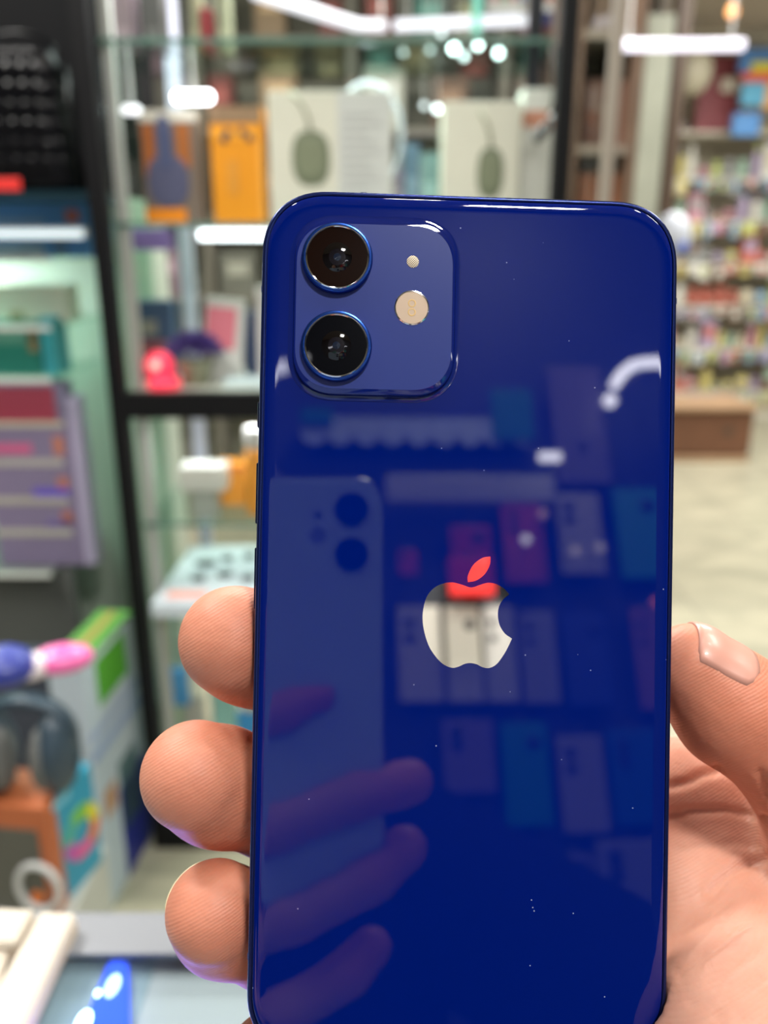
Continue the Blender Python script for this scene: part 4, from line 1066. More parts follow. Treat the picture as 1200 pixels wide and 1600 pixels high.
# boxes and packs on the left cabinet's shelves
def lbox(x0_, x1_, yt_, z0, rgb, label, dy=0.07, dep=0.08, prints=(), name='product_box', rough=0.5):
    t, face, blob, wd, ht, dp = carton(name, 'box', x0_, x1_, yt_, LY0 + dy, z0, dep, cm(rgb, rough), label)
    for (u0, u1, v0, v1, c) in prints: face(u0, u1, v0, v1, cm(c))
    return t
lbox(-60, 138, 318, zls[0], (84, 146, 212), 'wide blue box on the top shelf of the left cabinet', prints=((0.25, 0.65, 0.62, 0.72, (130, 160, 196)), (0.82, 0.92, 0.66, 0.88, (196, 110, 80)), (0.05, 0.62, 0.0, 0.25, (150, 176, 200)), (0.70, 0.8, 0.0, 0.45, (94, 130, 170)))) 
lbox(-60, 96, 446, zls[1], (222, 222, 200), 'wide cream-white box below the blue box in the left cabinet', dy=0.12, prints=((0.4, 0.55, 0.0, 0.3, (170, 160, 120)),))
lbox(-60, 47, 504, zls[2], (34, 122, 108), 'green box beside the blue-green one in the left cabinet', prints=((0.0, 0.9, 0.6, 1.0, (96, 150, 134)), (0.84, 0.97, 0.45, 0.9, (150, 122, 84)))) 
lbox(50, 72, 497, zls[2], (60, 160, 172), 'narrow blue-green box on the third shelf of the left cabinet')
lbox(-60, 84, 598, zls[3], (130, 118, 148), 'tall mauve magazine-like box with a red header, left cabinet', dep=0.05,
     prints=((0.0, 0.88, 0.80, 0.98, (166, 62, 84)), (0.0, 0.95, 0.77, 0.80, (196, 186, 168)), (0.0, 0.9, 0.56, 0.60, (176, 170, 166)), (0.0, 0.9, 0.35, 0.39, (176, 170, 160)), (0.0, 0.9, 0.17, 0.21, (180, 176, 166)),
             (0.0, 0.55, 0.63, 0.68, (206, 96, 140)), (0.80, 0.92, 0.62, 0.72, (190, 120, 100)), (0.80, 0.92, 0.44, 0.5, (186, 116, 98)), (0.5, 0.92, 0.39, 0.44, (104, 84, 190)), (0.8, 0.92, 0.24, 0.31, (180, 110, 96)), (0.6, 0.9, 0.22, 0.26, (120, 104, 160))))
lbox(86, 104, 622, zls[3], (176, 166, 196), 'thin pale lilac box at the right end of the left cabinet shelf', dep=0.05)

# ================================================================== BOXES STANDING ON THE FLOOR AND A LOW PLINTH
def tilted_box(name, label, top_l, top_r, bot_l, Yl, Yr, dep, z0, m):
    pass
PZ = 0.264
bm = mm((-1.15, 1.12, 0.0), (atY(146, 1338, 1.24).x, 1.30, PZ), 0.003)
tag(obj('plinth', bm, cm((196, 196, 188))), 'off-white low plinth under the teal box and the orange-brown box', 'plinth')
def facebox(name, label, pxs, ytop, Yf, z0, ang, dep, m, cat='box', ybot=None):
    """box turned about the vertical; front face spans columns pxs at the depth Yf"""
    a = atY(pxs[0], 1200, Yf[0]); b = atY(pxs[1], 1200, Yf[1])
    zt_ = atY(pxs[0], ytop, Yf[0]).z
    d = Vector((b.x - a.x, b.y - a.y, 0)); wd = d.length; ang = math.atan2(d.y, d.x)
    R_ = Matrix.Rotation(ang, 3, 'Z')
    mid = Vector(((a.x + b.x) / 2, (a.y + b.y) / 2, z0)) + R_ @ Vector((0, dep / 2, 0))
    t = thing(name, label, cat, mid, R_); ht = zt_ - z0
    bm = bmesh.new(); bx(bm, (0, 0, ht / 2), (wd, dep, ht), 0.002); obj('carton', bm, m, t)
    def face(u0, u1, v0, v1, m_, nm='print', th=0.0015):
        bm = bmesh.new(); bx(bm, ((u0 + u1 - 1) / 2 * wd, -dep / 2 - th / 2, (v0 + v1) / 2 * ht), ((u1 - u0) * wd, th, (v1 - v0) * ht)); return obj(nm, bm, m_, t)
    return t, face, wd, ht, dep
# tall white box with green bands (front recedes to the right)
t, face, wd, ht, dp = facebox('green_white_box', 'tall white box with green bands and a green lid, left of the cabinet post', (147, 229), 1045, (1.42, 1.665), 0.0, 0, 0.07, cm((190, 204, 214)))
face(0.22, 0.80, 0.80, 0.97, cm((84, 170, 44)), 'green_band'); face(0.0, 1.0, 0.62, 0.66, cm((150, 170, 206))); face(0.0, 1.0, 0.70, 0.735, cm((160, 176, 206)))
face(0.10, 0.34, 0.36, 0.47, cm((190, 150, 120))); face(0.38, 1.0, 0.0, 0.40, cm((28, 40, 130)), 'blue_panel'); face(0.42, 0.80, 0.20, 0.50, cm((84, 112, 116)))
bm = bmesh.new(); bx(bm, (0, 0, ht + 0.004), (wd * 1.02, dp * 1.04, 0.008), 0.002); obj('lid', bm, cm((98, 160, 72)), t)
bm = bmesh.new(); bx(bm, (wd * 0.1, 0, ht + 0.009), (wd * 0.7, dp * 0.25, 0.002)); obj('print', bm, cm((176, 150, 80)), t)
# teal box with colour wheel
t, face, wd, ht, dp = facebox('teal_box', 'teal box with a rainbow ring printed on its side', (60, 142), 1262, (1.14, 1.26), PZ, 0, 0.06, cm((46, 150, 182)))
face(0.05, 0.5, 0.90, 0.96, cm((130, 200, 220)))
bm = bmesh.new()
cxx, czz = wd * 0.14, ht * 0.48
for i, rgb in enumerate(((214, 206, 60), (120, 190, 70), (80, 170, 150), (190, 90, 170), (226, 90, 150), (222, 120, 70))):
    bm = bmesh.new(); a0 = i * math.pi / 3
    lp = [(cxx + r * math.cos(a0 + k * math.pi / 3 / 8), czz + r * math.sin(a0 + k * math.pi / 3 / 8)) for r, ks in ((0.050, range(9)), (0.024, range(8, -1, -1))) for k in ks]
    loft(bm, [[Vector((x, -dp / 2, z)) for x, z in lp], [Vector((x, -dp / 2 - 0.002, z)) for x, z in lp]]); obj('ring_print', bm, cm(rgb), t)
# orange-brown box with white ring light inside
t, face, wd, ht, dp = facebox('ring_light_box', 'orange-brown box with a dark window showing a white ring, bottom left', (-90, 58), 1252, (1.15, 1.13), PZ, 0, 0.10, cm((190, 104, 62)))
face(0.0, 0.9, 0.0, 0.80, cm((92, 92, 84)), 'window')
bm = bmesh.new(); R_ = 0.036
tube(bm, [(wd * 0.34 + R_ * math.cos(a_), -dp / 2 - 0.005, 0.058 + R_ * 1.25 * math.sin(a_)) for a_ in [i * 2 * math.pi / 32 for i in range(33)]], 0.0065, 8); obj('ring', bm, cm((206, 208, 206)), t, True)
bm = bmesh.new(); ball(bm, (wd * 0.30, -dp / 2 - 0.002, 0.035), (0.012, 0.003, 0.014), 16); obj('print', bm, cm((226, 120, 50)), t)
zr = PZ + ht
# headphones resting on it
c0 = atY(40, 1150, 1.19)
t = thing('headphones', 'dark slate blue over-ear headphones with grey cushions on the orange-brown box', 'headphones', (c0.x, c0.y, zr))
M_sl = mat('slate_blue_plastic', (0.035, 0.06, 0.085), 0.35); M_cu = mat('grey_cushion', (0.14, 0.145, 0.14), 0.7)
r = 0.078
zc_ = zr + 0.075
for s_ in (-1, 1):
    bm = bmesh.new(); ball(bm, (c0.x + s_ * 0.052, c0.y - 0.004, zc_ - 0.004), (0.034, 0.050, 0.074), 24); P('ear_cup', bm, M_sl, t, True)
    bm = bmesh.new(); ball(bm, (c0.x + s_ * 0.034, c0.y - 0.020, zc_ - 0.006), (0.020, 0.036, 0.058), 20); P('cushion', bm, M_cu, t, True)
bm = bmesh.new()
lps = []
for i in range(25):
    a_ = math.pi * i / 24; cx_, cz_ = math.cos(a_), math.sin(a_)
    o_ = Vector((c0.x + cx_ * r, c0.y, zc_ + 0.02 + cz_ * 0.070)); n_ = Vector((cx_, 0, cz_))
    lps.append([o_ + n_ * 0.006 + Vector((0, 0.016, 0)), o_ + n_ * 0.008, o_ + n_ * 0.006 - Vector((0, 0.016, 0)), o_ - n_ * 0.006 - Vector((0, 0.014, 0)), o_ - n_ * 0.006 + Vector((0, 0.014, 0))])
loft(bm, lps); P('headband', bm, M_sl, t, True)
# pink and white soft case on a carton behind the headphones
t, face, wd, ht, dp = facebox('dark_box', 'dark navy box behind the headphones', (-60, 104), 1052, (1.44, 1.44), 0.0, 0, 0.12, cm((56, 62, 76)))
zt3 = PZ + ht
c0 = atZ(74, 1036, zt3 + 0.015)
t = thing('pink_pouch', 'glossy pink and white pouch lying on the dark box behind the headphones', 'pouch', (c0.x, c0.y, zt3), Matrix.Rotation(0.35, 3, 'Z'))
bm = bmesh.new(); ball(bm, (0.018, 0, 0.018), (0.040, 0.028, 0.018), 24); obj('pouch_body', bm, cm((240, 110, 176), 0.25), t, True)
bm = bmesh.new(); ball(bm, (-0.020, -0.008, 0.018), (0.028, 0.022, 0.0175), 20); obj('flap', bm, cm((232, 220, 224), 0.3), t, True, ) 
c0 = atZ(8, 1048, zt3 + 0.02); bm = bmesh.new(); ball(bm, (c0.x, c0.y, zt3 + 0.026), (0.038, 0.035, 0.026), 20)
tag(obj('blue_pouch', bm, cm((48, 60, 150), 0.35)), 'small royal blue pouch left of the pink pouch', 'pouch')

# ================================================================== FAR WALL OF THE SHOP, SEEN THROUGH THE CABINET
sf = thing('wall_shelf', 'tall brown-grey open shelving on the far wall, seen through the glass cabinet', 'shelving', (-0.3, 4.42, 0))
M_ws = mat('brown_grey_shelving', (0.22, 0.195, 0.165), 0.5)
fz = [0.72, 1.10, 1.48, 1.86, 2.24]
for z in fz: P('shelf', mm((-2.3, 4.25, z - 0.03), (1.28, 4.58, z)), M_ws, sf)
for i in range(6): P('upright', mm((-2.3 + i * 0.71, 4.26, 0.0), (-2.26 + i * 0.71, 4.57, 2.6)), M_ws, sf)
CN = {'red': (124, 58, 54), 'olive': (126, 124, 92), 'mauve': (128, 108, 118), 'grey': (120, 118, 110), 'teal': (72, 128, 118), 'tan': (156, 128, 98), 'navy': (52, 58, 92), 'white': (200, 198, 188), 'brown': (104, 78, 62), 'orange': (200, 110, 60)}
ORD = ['first', 'second', 'third', 'fourth', 'fifth', 'sixth', 'seventh', 'eighth', 'ninth', 'tenth', 'eleventh', 'twelfth', 'thirteenth', 'fourteenth', 'fifteenth', 'sixteenth', 'seventeenth', 'eighteenth']
rnd = random.Random(11)
for si, z in enumerate(fz[1:]):
    x = -1.62; k = 0
    while x < 1.15 and k < 16:
        wdt = rnd.uniform(0.10, 0.2); hgt = rnd.uniform(0.16, 0.30); c = rnd.choice([q_ for q_ in CN if q_ not in ('orange', 'navy')]); cx_ = x + wdt / 2
        if abs(((cx_ + 2.28) % 0.71) - 0.0) < wdt / 2 + 0.03 or abs(((cx_ + 2.28) % 0.71) - 0.71) < wdt / 2 + 0.03: x += 0.05; continue
        t = thing('boxed_product', '%s boxed product, %s from left, %s shelf up on the far wall' % (c, ORD[k], ORD[si + 1]), 'box', (cx_, 4.36, z), None, 'boxed products on the far wall')
        bm = bmesh.new(); bx(bm, (0, 0, hgt / 2), (wdt, 0.15, hgt), 0.004); obj('carton', bm, cm(CN[c]), t)
        bm = bmesh.new(); bx(bm, (0, -0.077, hgt * 0.6), (wdt * 0.6, 0.003, hgt * 0.3)); obj('print', bm, cm(tuple(min(255, int(v * 1.35 + 20)) for v in CN[c])), t)
        x += wdt + rnd.uniform(0.02, 0.14); k += 1

# long ceiling tubes and little spots seen over the cabinet
def tube_light(pts, r, s, label, name='tube_light', hang=None, col=(0.90, 0.86, 1.0)):
    t = thing(name, label, 'light', tuple(pts[0])); bm = bmesh.new(); tube(bm, pts, r, 12)
    P('tube', bm, glow('tube_glow_%d' % int(s * 10), col, s), t, True)
    if hang:
        for q_ in (pts[0].lerp(pts[1], 0.1), pts[-1].lerp(pts[-2], 0.1)):
            bm = bmesh.new(); tube(bm, [q_ + Vector((0, 0, r)), Vector((q_.x, q_.y, hang))], 0.004, 6); P('hanger', bm, mat('white_metal'), t)
    return t
tube_light([atY(616, 40, 4.0), atY(838, 30, 4.0)], 0.022, 1.5, 'straight white tube light hanging above the right part of the glass cabinet', hang=CEIL)
tube_light([atY(398, -12, 3.0), atY(520, 28, 3.3), atY(560, 40, 3.4), atY(600, 40, 3.45)], 0.020, 1.3, 'bent white tube light running down from the top centre of the frame', hang=CEIL)
tube_light([atY(962, 71, 2.6), atY(1162, 70, 2.6)], 0.015, 1.6, 'horizontal white tube light hanging at the shop front, top right', hang=CEIL)
for i, (px, py, r, s) in enumerate(((709, 76, .018, 22), (747, 70, .016, 18), (779, 83, .017, 18), (725, 88, .014, 9), (683, 170, .015, 7), (630, 82, .012, 4), (672, 78, .012, 4), (663, 165, .012, 3), (690, 52, .012, 3))):
    c0 = atY(px, py, 4.15)
    t = thing('spotlight', '%s small white spotlight above the headphone boxes' % ORD[sorted([709, 747, 779, 725, 683, 630, 672, 663, 690]).index(px)] + ' from the left', 'light', tuple(c0), None, 'spotlights seen over the cabinet')
    bm = bmesh.new(); ball(bm, tuple(c0), (r, r, r), 12); P('bulb', bm, glow('spot_bulb_%d' % s, (0.85, 0.95, 1.0), s), t, True)
    bm = bmesh.new(); tube(bm, [c0 + Vector((0, 0.0, r * .5)), Vector((c0.x, c0.y, CEIL))], 0.003, 6); P('cord', bm, mat('white_metal'), t)
# sign with coloured letters hanging from the ceiling
a, b = atY(762, 18, 3.9), atY(880, -40, 3.9)
t = thing('hanging_sign', 'white hanging signboard with a row of coloured letters, top of the frame', 'sign', ((a.x + b.x) / 2, 3.9, a.z))
P('board', mm((a.x, 3.9, a.z), (b.x, 3.93, b.z)), cm((226, 224, 226)), t)
for i, rgb in enumerate(((206, 40, 80), (60, 150, 80), (206, 60, 60), (60, 110, 200), (226, 130, 50), (90, 160, 90), (220, 90, 50))):
    xx = a.x + 0.03 + i * (b.x - a.x - 0.06) / 6.6
    bm = bmesh.new(); tube(bm, [(xx, 3.893, a.z + 0.040), (xx, 3.893, a.z + 0.10)], 0.012, 8); tube(bm, [(xx, 3.893, a.z + 0.10), (xx + 0.02, 3.893, a.z + 0.08), (xx, 3.893, a.z + 0.065)], 0.008, 8)
    P('letter', bm, cm(rgb), t)
for dx in (0.03, b.x - a.x - 0.03): P('hanger', mm((a.x + dx - .004, 3.91, b.z), (a.x + dx + .004, 3.92, CEIL)), mat('white_metal'), t)
a, b = atY(840, 48, 4.0), atY(882, 19, 4.0)
P('lower_panel', mm((a.x, 3.9, a.z), (b.x, 3.92, atY(840, 18, 3.9).z)), cm((40, 46, 110)), t, label='navy lower panel')
a, b = atY(738, 54, 3.7), atY(754, -40, 3.7)
bm = mm((a.x, 3.7, a.z), (b.x, 3.715, CEIL)); tag(obj('banner', bm, cm((120, 210, 196))), 'narrow mint green hanging banner left of the lettered sign', 'banner')

# ================================================================== SHOP FRONT ON THE RIGHT
a = atY(966, 10, 1.35); 
g = thing('glass_partition', 'frameless glass partition with a pale vertical edge, right of the glass cabinet', 'partition', (a.x, 1.35, 0))
P('edge_strip', mm((a.x - 0.0085, 1.335, 0.0), (a.x + 0.0085, 1.35, 2.6)), cm((150, 140, 126)), g, label='pale vertical edge strip')
P('pane', mm((a.x - 0.004, 1.355, 0.0), (a.x + 0.004, 2.3, 2.6)), glass('partition_glass', (0.95, 0.97, 0.95), 0.5), g)
P('floor_channel', mm((a.x - 0.02, 1.352, 0), (a.x + 0.02, 2.3, 0.02)), M_al, g)
# wooden shelving between the cabinet and the entrance
x0_, x1_ = atY(893, 150, 2.9).x, atY(1002, 150, 2.9).x
ws = thing('wooden_bookcase', 'dark brown wooden bookcase holding cartons, behind the glass partition', 'bookcase', ((x0_ + x1_) / 2, 3.1, 0))
M_wd = mat('dark_brown_wood', (0.13, 0.080, 0.052), 0.5, noise=0.35, nscale=7)
P('back_panel', mm((x0_, 3.30, 0), (x1_, 3.32, 2.45)), M_wd, ws)
for xx in (x0_, x1_ - 0.03): P('side_panel', mm((xx, 2.9, 0), (xx + 0.03, 3.30, 2.45)), M_wd, ws)
wz = [0.1, 0.55, 1.0, 1.32, 1.62, 1.95, 2.42]
for z in wz: P('shelf', mm((x0_ + 0.03, 2.9, z), (x1_ - 0.03, 3.30, z + 0.025)), mat('grey_brown_shelf', (0.22, 0.18, 0.14), 0.4), ws)
for i, (z, c, hh, nm_) in enumerate(((wz[2], (122, 80, 40), 0.20, 'amber-brown'), (wz[3], (150, 84, 44), 0.22, 'orange-brown'), (wz[4], (110, 72, 56), 0.20, 'reddish brown'), (wz[5], (122, 100, 82), 0.30, 'grey-brown'))):
    t = thing('cardboard_box', '%s carton on the bookcase, %s shelf up' % (nm_, ORD[i + 2]), 'box', (x0_ + 0.13, 3.05, z + 0.025), None, 'cartons in the wooden bookcase')
    bm = bmesh.new(); bx(bm, (0, 0, hh / 2), (0.15, 0.18, hh), 0.004); obj('carton', bm, cm(c), t)
    bm = bmesh.new(); bx(bm, (0, -0.091, hh / 2), (0.05, 0.002, hh)); obj('tape', bm, cm(tuple(int(v * .8) for v in c)), t)
x2_, x3_ = atY(1004, 150, 3.9).x, atY(1044, 150, 3.9).x
bm = mm((x2_, 3.9, 0), (x3_, 4.0, atY(1020, 22, 3.9).z)); o = struct('trim_1', bm, mat('glass_reflection_column', (0.42, 0.44, 0.36), 0.4, noise=0.3, nscale=5), 'pale column standing in for a glass reflection beside the entrance')  # solid pale column drawn in place of a reflection in the glass
x4_, x5_ = atY(1040, 150, 4.2).x, atY(1058, 150, 4.2).x
struct('trim_2', mm((x4_, 4.1, 0), (x5_, 4.2, CEIL)), mat('brown_door_frame', (0.10, 0.065, 0.045), 0.4), 'dark brown entrance frame')

# brown wooden bench across the passage
zb_ = 0.0
yb = atZ(1100, 722, 0.0).y
bx1 = atY(1180, 680, yb).x
ht_ = atY(1120, 634, yb).z
t = thing('wooden_bench', 'low brown wooden block bench with rounded ends on the beige floor, right of the phone', 'bench', (bx1 - 0.8, yb + 0.2, 0))
P('front_panel', mm((bx1 - 1.55, yb + 0.01, 0.035), (bx1 - 0.01, yb + 0.40, ht_ - 0.035), 0.03), mat('walnut', (0.17, 0.075, 0.042), 0.35, noise=0.3, nscale=5), t)
P('bench_top', mm((bx1 - 1.58, yb - 0.01, ht_ - 0.035), (bx1, yb + 0.43, ht_), 0.012), mat('light_walnut', (0.42, 0.27, 0.16), 0.4, noise=0.15, nscale=6), t, label='lighter wooden top board')
P('plinth', mm((bx1 - 1.56, yb - 0.005, 0.0), (bx1 - 0.02, yb + 0.40, 0.035), 0.01), mat('light_walnut'), t)
bm = bmesh.new(); lathe(bm, [(0.03, 0), (0.03, 0.004), (0.02, 0.006)], (bx1 - 0.17, yb + 0.011, ht_ * 0.55), 20, Matrix.Rotation(math.pi / 2, 3, 'X')); P('knob', bm, mat('brown_door_frame'), t)

# toy shop across the passage
TY_ = 6.6
def tx(px): return atY(px, 300, TY_).x
td = thing('toy_shelves', 'wide pale toy shop display shelving across the mall passage', 'shelving', (tx(1150), TY_ + 0.3, 0))
X0, X1 = tx(1030), tx(1330)
M_tf = mat('cream_shelving', (0.66, 0.62, 0.52), 0.5)
P('back_panel', mm((X0, TY_ + 0.5, 0), (X1, TY_ + 0.53, atY(1100, 30, TY_ + .5).z)), M_tf, td)
P('lintel', mm((X0, TY_ - 0.04, atY(1100, 60, TY_).z), (X1, TY_ + 0.5, atY(1100, 32, TY_).z)), mat('bright_cream_board', (0.85, 0.84, 0.74), 0.5), td, label='cream top board')
tz = [0.06]
TT = [atY(1100, y, TY_).z for y in (612, 545, 478, 412, 345, 278, 205)]
for z in TT: P('shelf', mm((X0, TY_, z - 0.022), (X1, TY_ + 0.5, z)), M_tf, td)
P('base', mm((X0, TY_, 0), (X1, TY_ + 0.5, TT[0] - 0.022)), M_tf, td)
zz0, zz1 = atY(1100, 205, TY_).z, atY(1100, 82, TY_).z
P('maroon_panel', mm((tx(1082), TY_ + 0.1, zz0), (tx(1158), TY_ + 0.13, zz1)), cm((142, 66, 72)), td)
bm = bmesh.new(); bx(bm, (tx(1130), TY_ + 0.08, (zz0 + zz1) / 2 + 0.06), (0.16, 0.02, 0.10), 0.03); P('white_plaque', bm, cm((232, 224, 206)), td)
TCN = {'pink': (214, 140, 160), 'white': (226, 224, 212), 'yellow': (222, 206, 110), 'sky blue': (120, 170, 206), 'mint': (160, 200, 176), 'coral': (214, 104, 84), 'lilac': (178, 160, 196), 'cream': (220, 208, 174), 'grey': (150, 154, 152), 'brown': (128, 96, 76), 'lime': (190, 206, 110)}
for q_ in TCN: TCN[q_] = tuple(int(0.78 * v + 0.22 * sum(TCN[q_]) / 3) for v in TCN[q_])
rnd = random.Random(5)
shp = ['toy_box', 'toy_ball', 'soft_toy', 'toy_bottle']
for si, z in enumerate(TT):
    x = X0 + 0.03; k = 0
    nmax = 18
    top = (TT[si + 1] if si + 1 < len(TT) else z + 0.30) - z - 0.04
    while x < X1 - 0.12 and k < nmax:
        kind = rnd.choice(shp); c = rnd.choice(list(TCN)); wdt = rnd.uniform(0.06, 0.12); hgt = min(top, rnd.uniform(0.75, 1.0) * top)
        if si == len(TT) - 1 and (tx(1066) < x < tx(1180)): x += 0.05; continue
        nmz = {'toy_box': 'toy box', 'toy_ball': 'toy ball', 'soft_toy': 'soft toy', 'toy_bottle': 'bottle-shaped toy'}[kind]
        t = thing(kind, '%s %s, %s from left on the %s toy shelf up' % (c, nmz, ORD[k], ORD[si]), 'toy', (x + wdt / 2, TY_ + 0.10, z), None, 'toys on the shop shelves')
        m_ = cm(TCN[c]); c2 = rnd.choice(list(TCN)); mm2 = cm(TCN[c2])
        if kind == 'toy_box':
            bm = bmesh.new(); bx(bm, (0, 0, hgt / 2), (wdt, 0.10, hgt), 0.003); obj('carton', bm, m_, t)
            bm = bmesh.new(); bx(bm, (0, -0.052, hgt * 0.55), (wdt * 0.7, 0.004, hgt * 0.4)); obj('print', bm, mm2, t)
        elif kind == 'toy_ball':
            r = min(wdt / 2, top / 2); bm = bmesh.new(); ball(bm, (0, 0, r), (r, r, r), 14); obj('ball', bm, m_, t, True)
            bm = bmesh.new(); lathe(bm, [(r * 1.01, -0.006), (r * 1.03, 0), (r * 1.01, 0.006)], (0, 0, r), 16); obj('band', bm, mm2, t)
        elif kind == 'soft_toy':
            r = min(wdt / 2, top * 0.30); bm = bmesh.new(); ball(bm, (0, 0, r * 0.95), (r, r * .8, r), 12); obj('toy_body', bm, m_, t, True)
            bm = bmesh.new(); ball(bm, (0, -0.01, r * 2.3), (r * .75, r * .7, r * .7), 12); ball(bm, (-r * .55, 0, r * 2.9), (r * .25,) * 3, 8); ball(bm, (r * .55, 0, r * 2.9), (r * .25,) * 3, 8); obj('head', bm, m_, t, True)
        else:
            r = wdt * 0.4; bm = bmesh.new(); lathe(bm, [(r * .9, 0), (r, 0.01), (r, hgt * .6), (r * .5, hgt * .75)], (0, 0, 0), 14); obj('bottle_body', bm, m_, t, True)
            bm = bmesh.new(); lathe(bm, [(r * .55, hgt * .75), (r * .5, hgt * .95)], (0, 0, 0), 12); obj('cap', bm, mm2, t)
        x += wdt + rnd.uniform(0.0, 0.02); k += 1
for si, z in enumerate(TT[:-1]):
    x = X0 + 0.05; k = 0
    while x < X1 - 0.3 and k < 12:
        wdt = rnd.uniform(0.05, 0.10); hgt = rnd.uniform(0.07, 0.13); c = rnd.choice(list(TCN))
        t = thing('toy_pack', '%s toy pack hanging from the %s toy shelf up, %s from left' % (c, ORD[si], ORD[k]), 'toy', (x + wdt / 2, TY_ - 0.022, z - hgt), None, 'toy packs hanging from the shelf edges')
        bm = bmesh.new(); bx(bm, (0, 0, hgt * 0.45), (wdt, 0.03, hgt * 0.9), 0.012); obj('pack', bm, cm(TCN[c]), t)
        bm = bmesh.new(); ball(bm, (rnd.uniform(-.01, .01), -0.016, hgt * rnd.uniform(0.3, 0.6)), (wdt * 0.3, 0.006, hgt * 0.25), 10); obj('print', bm, cm(TCN[rnd.choice(list(TCN))]), t)
        bm = bmesh.new(); bx(bm, (0, 0.008, hgt * 0.95), (0.01, 0.026, hgt * 0.14)); obj('hook', bm, mat('white_metal'), t)
        x += wdt + rnd.uniform(0.0, 0.06); k += 1
# white paper lantern, coloured sign pieces, globe toy near the phone corner
c0 = atY(1082, 112, 6.2); t = thing('paper_lantern', 'round white paper lantern hanging in front of the toy shop', 'lantern', tuple(c0))
bm = bmesh.new(); ball(bm, tuple(c0), (0.13, 0.13, 0.15), 20); P('shade', bm, cm((178, 172, 150)), t, True)
bm = bmesh.new(); tube(bm, [c0 + Vector((0, 0, .14)), Vector((c0.x, c0.y, CEIL))], 0.004, 6); P('cord', bm, mat('white_metal'), t)
t = thing('hanging_toy_sign', 'hanging sign of blue, yellow, coral and amber toy blocks, top right corner', 'sign', tuple(atY(1190, 140, 6.45)))
for (x0p, x1p, y0p, y1p, rgb, lab) in ((1160, 1215, 74, 112, (84, 140, 206), 'blue'), (1176, 1230, 96, 112, (222, 214, 60), 'yellow'), (1162, 1230, 112, 128, (226, 96, 70), 'coral red'), (1162, 1196, 128, 165, (96, 178, 214), 'sky blue'), (1196, 1230, 128, 170, (226, 170, 90), 'amber'), (1148, 1186, 176, 212, (90, 150, 214), 'mid blue')):
    Yq = 6.45 if lab != 'yellow' else 6.43; a, b = atY(x0p, y0p, Yq), atY(x1p, y1p, Yq)
    P('block', mm((a.x, Yq, b.z), (b.x, Yq + 0.06, a.z), 0.01), cm(rgb), t, label=lab + ' block')
a = atY(1175, 74, 6.5); P('hanger', mm((a.x - .004, 6.50, atY(1175, 180, 6.5).z), (a.x + .004, 6.508, CEIL)), mat('white_metal'), t)
c0 = atY(1050, 372, 3.9); t = thing('toy_globe', 'pale ball with a blue dot on a stand, behind the phone corner', 'toy', (c0.x, c0.y, 0))
bm = bmesh.new(); ball(bm, tuple(c0), (0.080, 0.080, 0.110), 20); P('ball', bm, cm((196, 202, 214)), t, True)
bm = bmesh.new(); ball(bm, (c0.x + 0.025, c0.y - 0.070, c0.z - 0.04), (0.025, 0.015, 0.025), 14); P('dot', bm, cm((50, 90, 200)), t, True, 'blue dot')
bm = bmesh.new(); tube(bm, [(c0.x, c0.y, 0.02), (c0.x, c0.y, c0.z - 0.10)], 0.012, 10); lathe(bm, [(0.12, 0), (0.12, 0.015), (0.02, 0.025)], (c0.x, c0.y, 0), 24); P('stand', bm, mat('white_metal'), t)
for px, py in ((1144, 18),):
    c0 = atY(px, py, 5.2); t = thing('pendant_bulb', 'small warm orange pendant bulb by the ceiling, top right', 'light', tuple(c0))
    bm = bmesh.new(); ball(bm, tuple(c0), (0.03, 0.03, 0.04), 12); P('bulb', bm, glow('warm_bulb', (1, 0.45, 0.15), 0.45), t, True)
    bm = bmesh.new(); tube(bm, [c0 + Vector((0, 0, .03)), Vector((c0.x, c0.y, CEIL))], 0.003, 6); P('cord', bm, mat('white_metal'), t)

# ================================================================== BEHIND THE PHOTOGRAPHER: WHAT THE BLUE BACK MIRRORS
WB = -1.16
def wall_item(name, cat, px0, py0, px1, py1, rgb, label, dep=0.012, Y=WB, group=None, holes=(), rough=0.35):
    a = WY(px0, (py0 + py1) / 2, Y); b = WY(px1, (py0 + py1) / 2, Y); zt_ = WY((px0 + px1) / 2, py0, Y).z; zb2 = WY((px0 + px1) / 2, py1, Y).z
    x0, x1 = sorted((a.x, b.x)); t = thing(name, label, cat, ((x0 + x1) / 2, Y, zb2), None, group)
    w_, h_ = x1 - x0, zt_ - zb2
    bm = bmesh.new(); bx(bm, (0, 0, h_ / 2), (w_, dep, h_), min(w_, h_, dep) * 0.3); obj('case' if cat == 'phone case' else 'panel', bm, cm(rgb, rough), t)
    bm = bmesh.new(); bx(bm, (0, -dep * 0.4 + (WB - Y) * 0, h_ + 0.008), (0.006, abs(-1.2 - Y) - 0.0 if Y > -1.2 else 0.01, 0.006)); bmesh.ops.translate(bm, verts=bm.verts, vec=(0, -(abs(-1.2 - Y)) / 2 + dep * 0.4, 0))
    obj('hook', bm, M_al, t)
    for (u, v, ru) in holes:
        bm = bmesh.new(); ball(bm, (-(u - .5) * w_, dep / 2, v * h_), (ru * w_, 0.0025, ru * w_), 14); obj('camera_opening', bm, cm((30, 32, 40)), t)
    return t
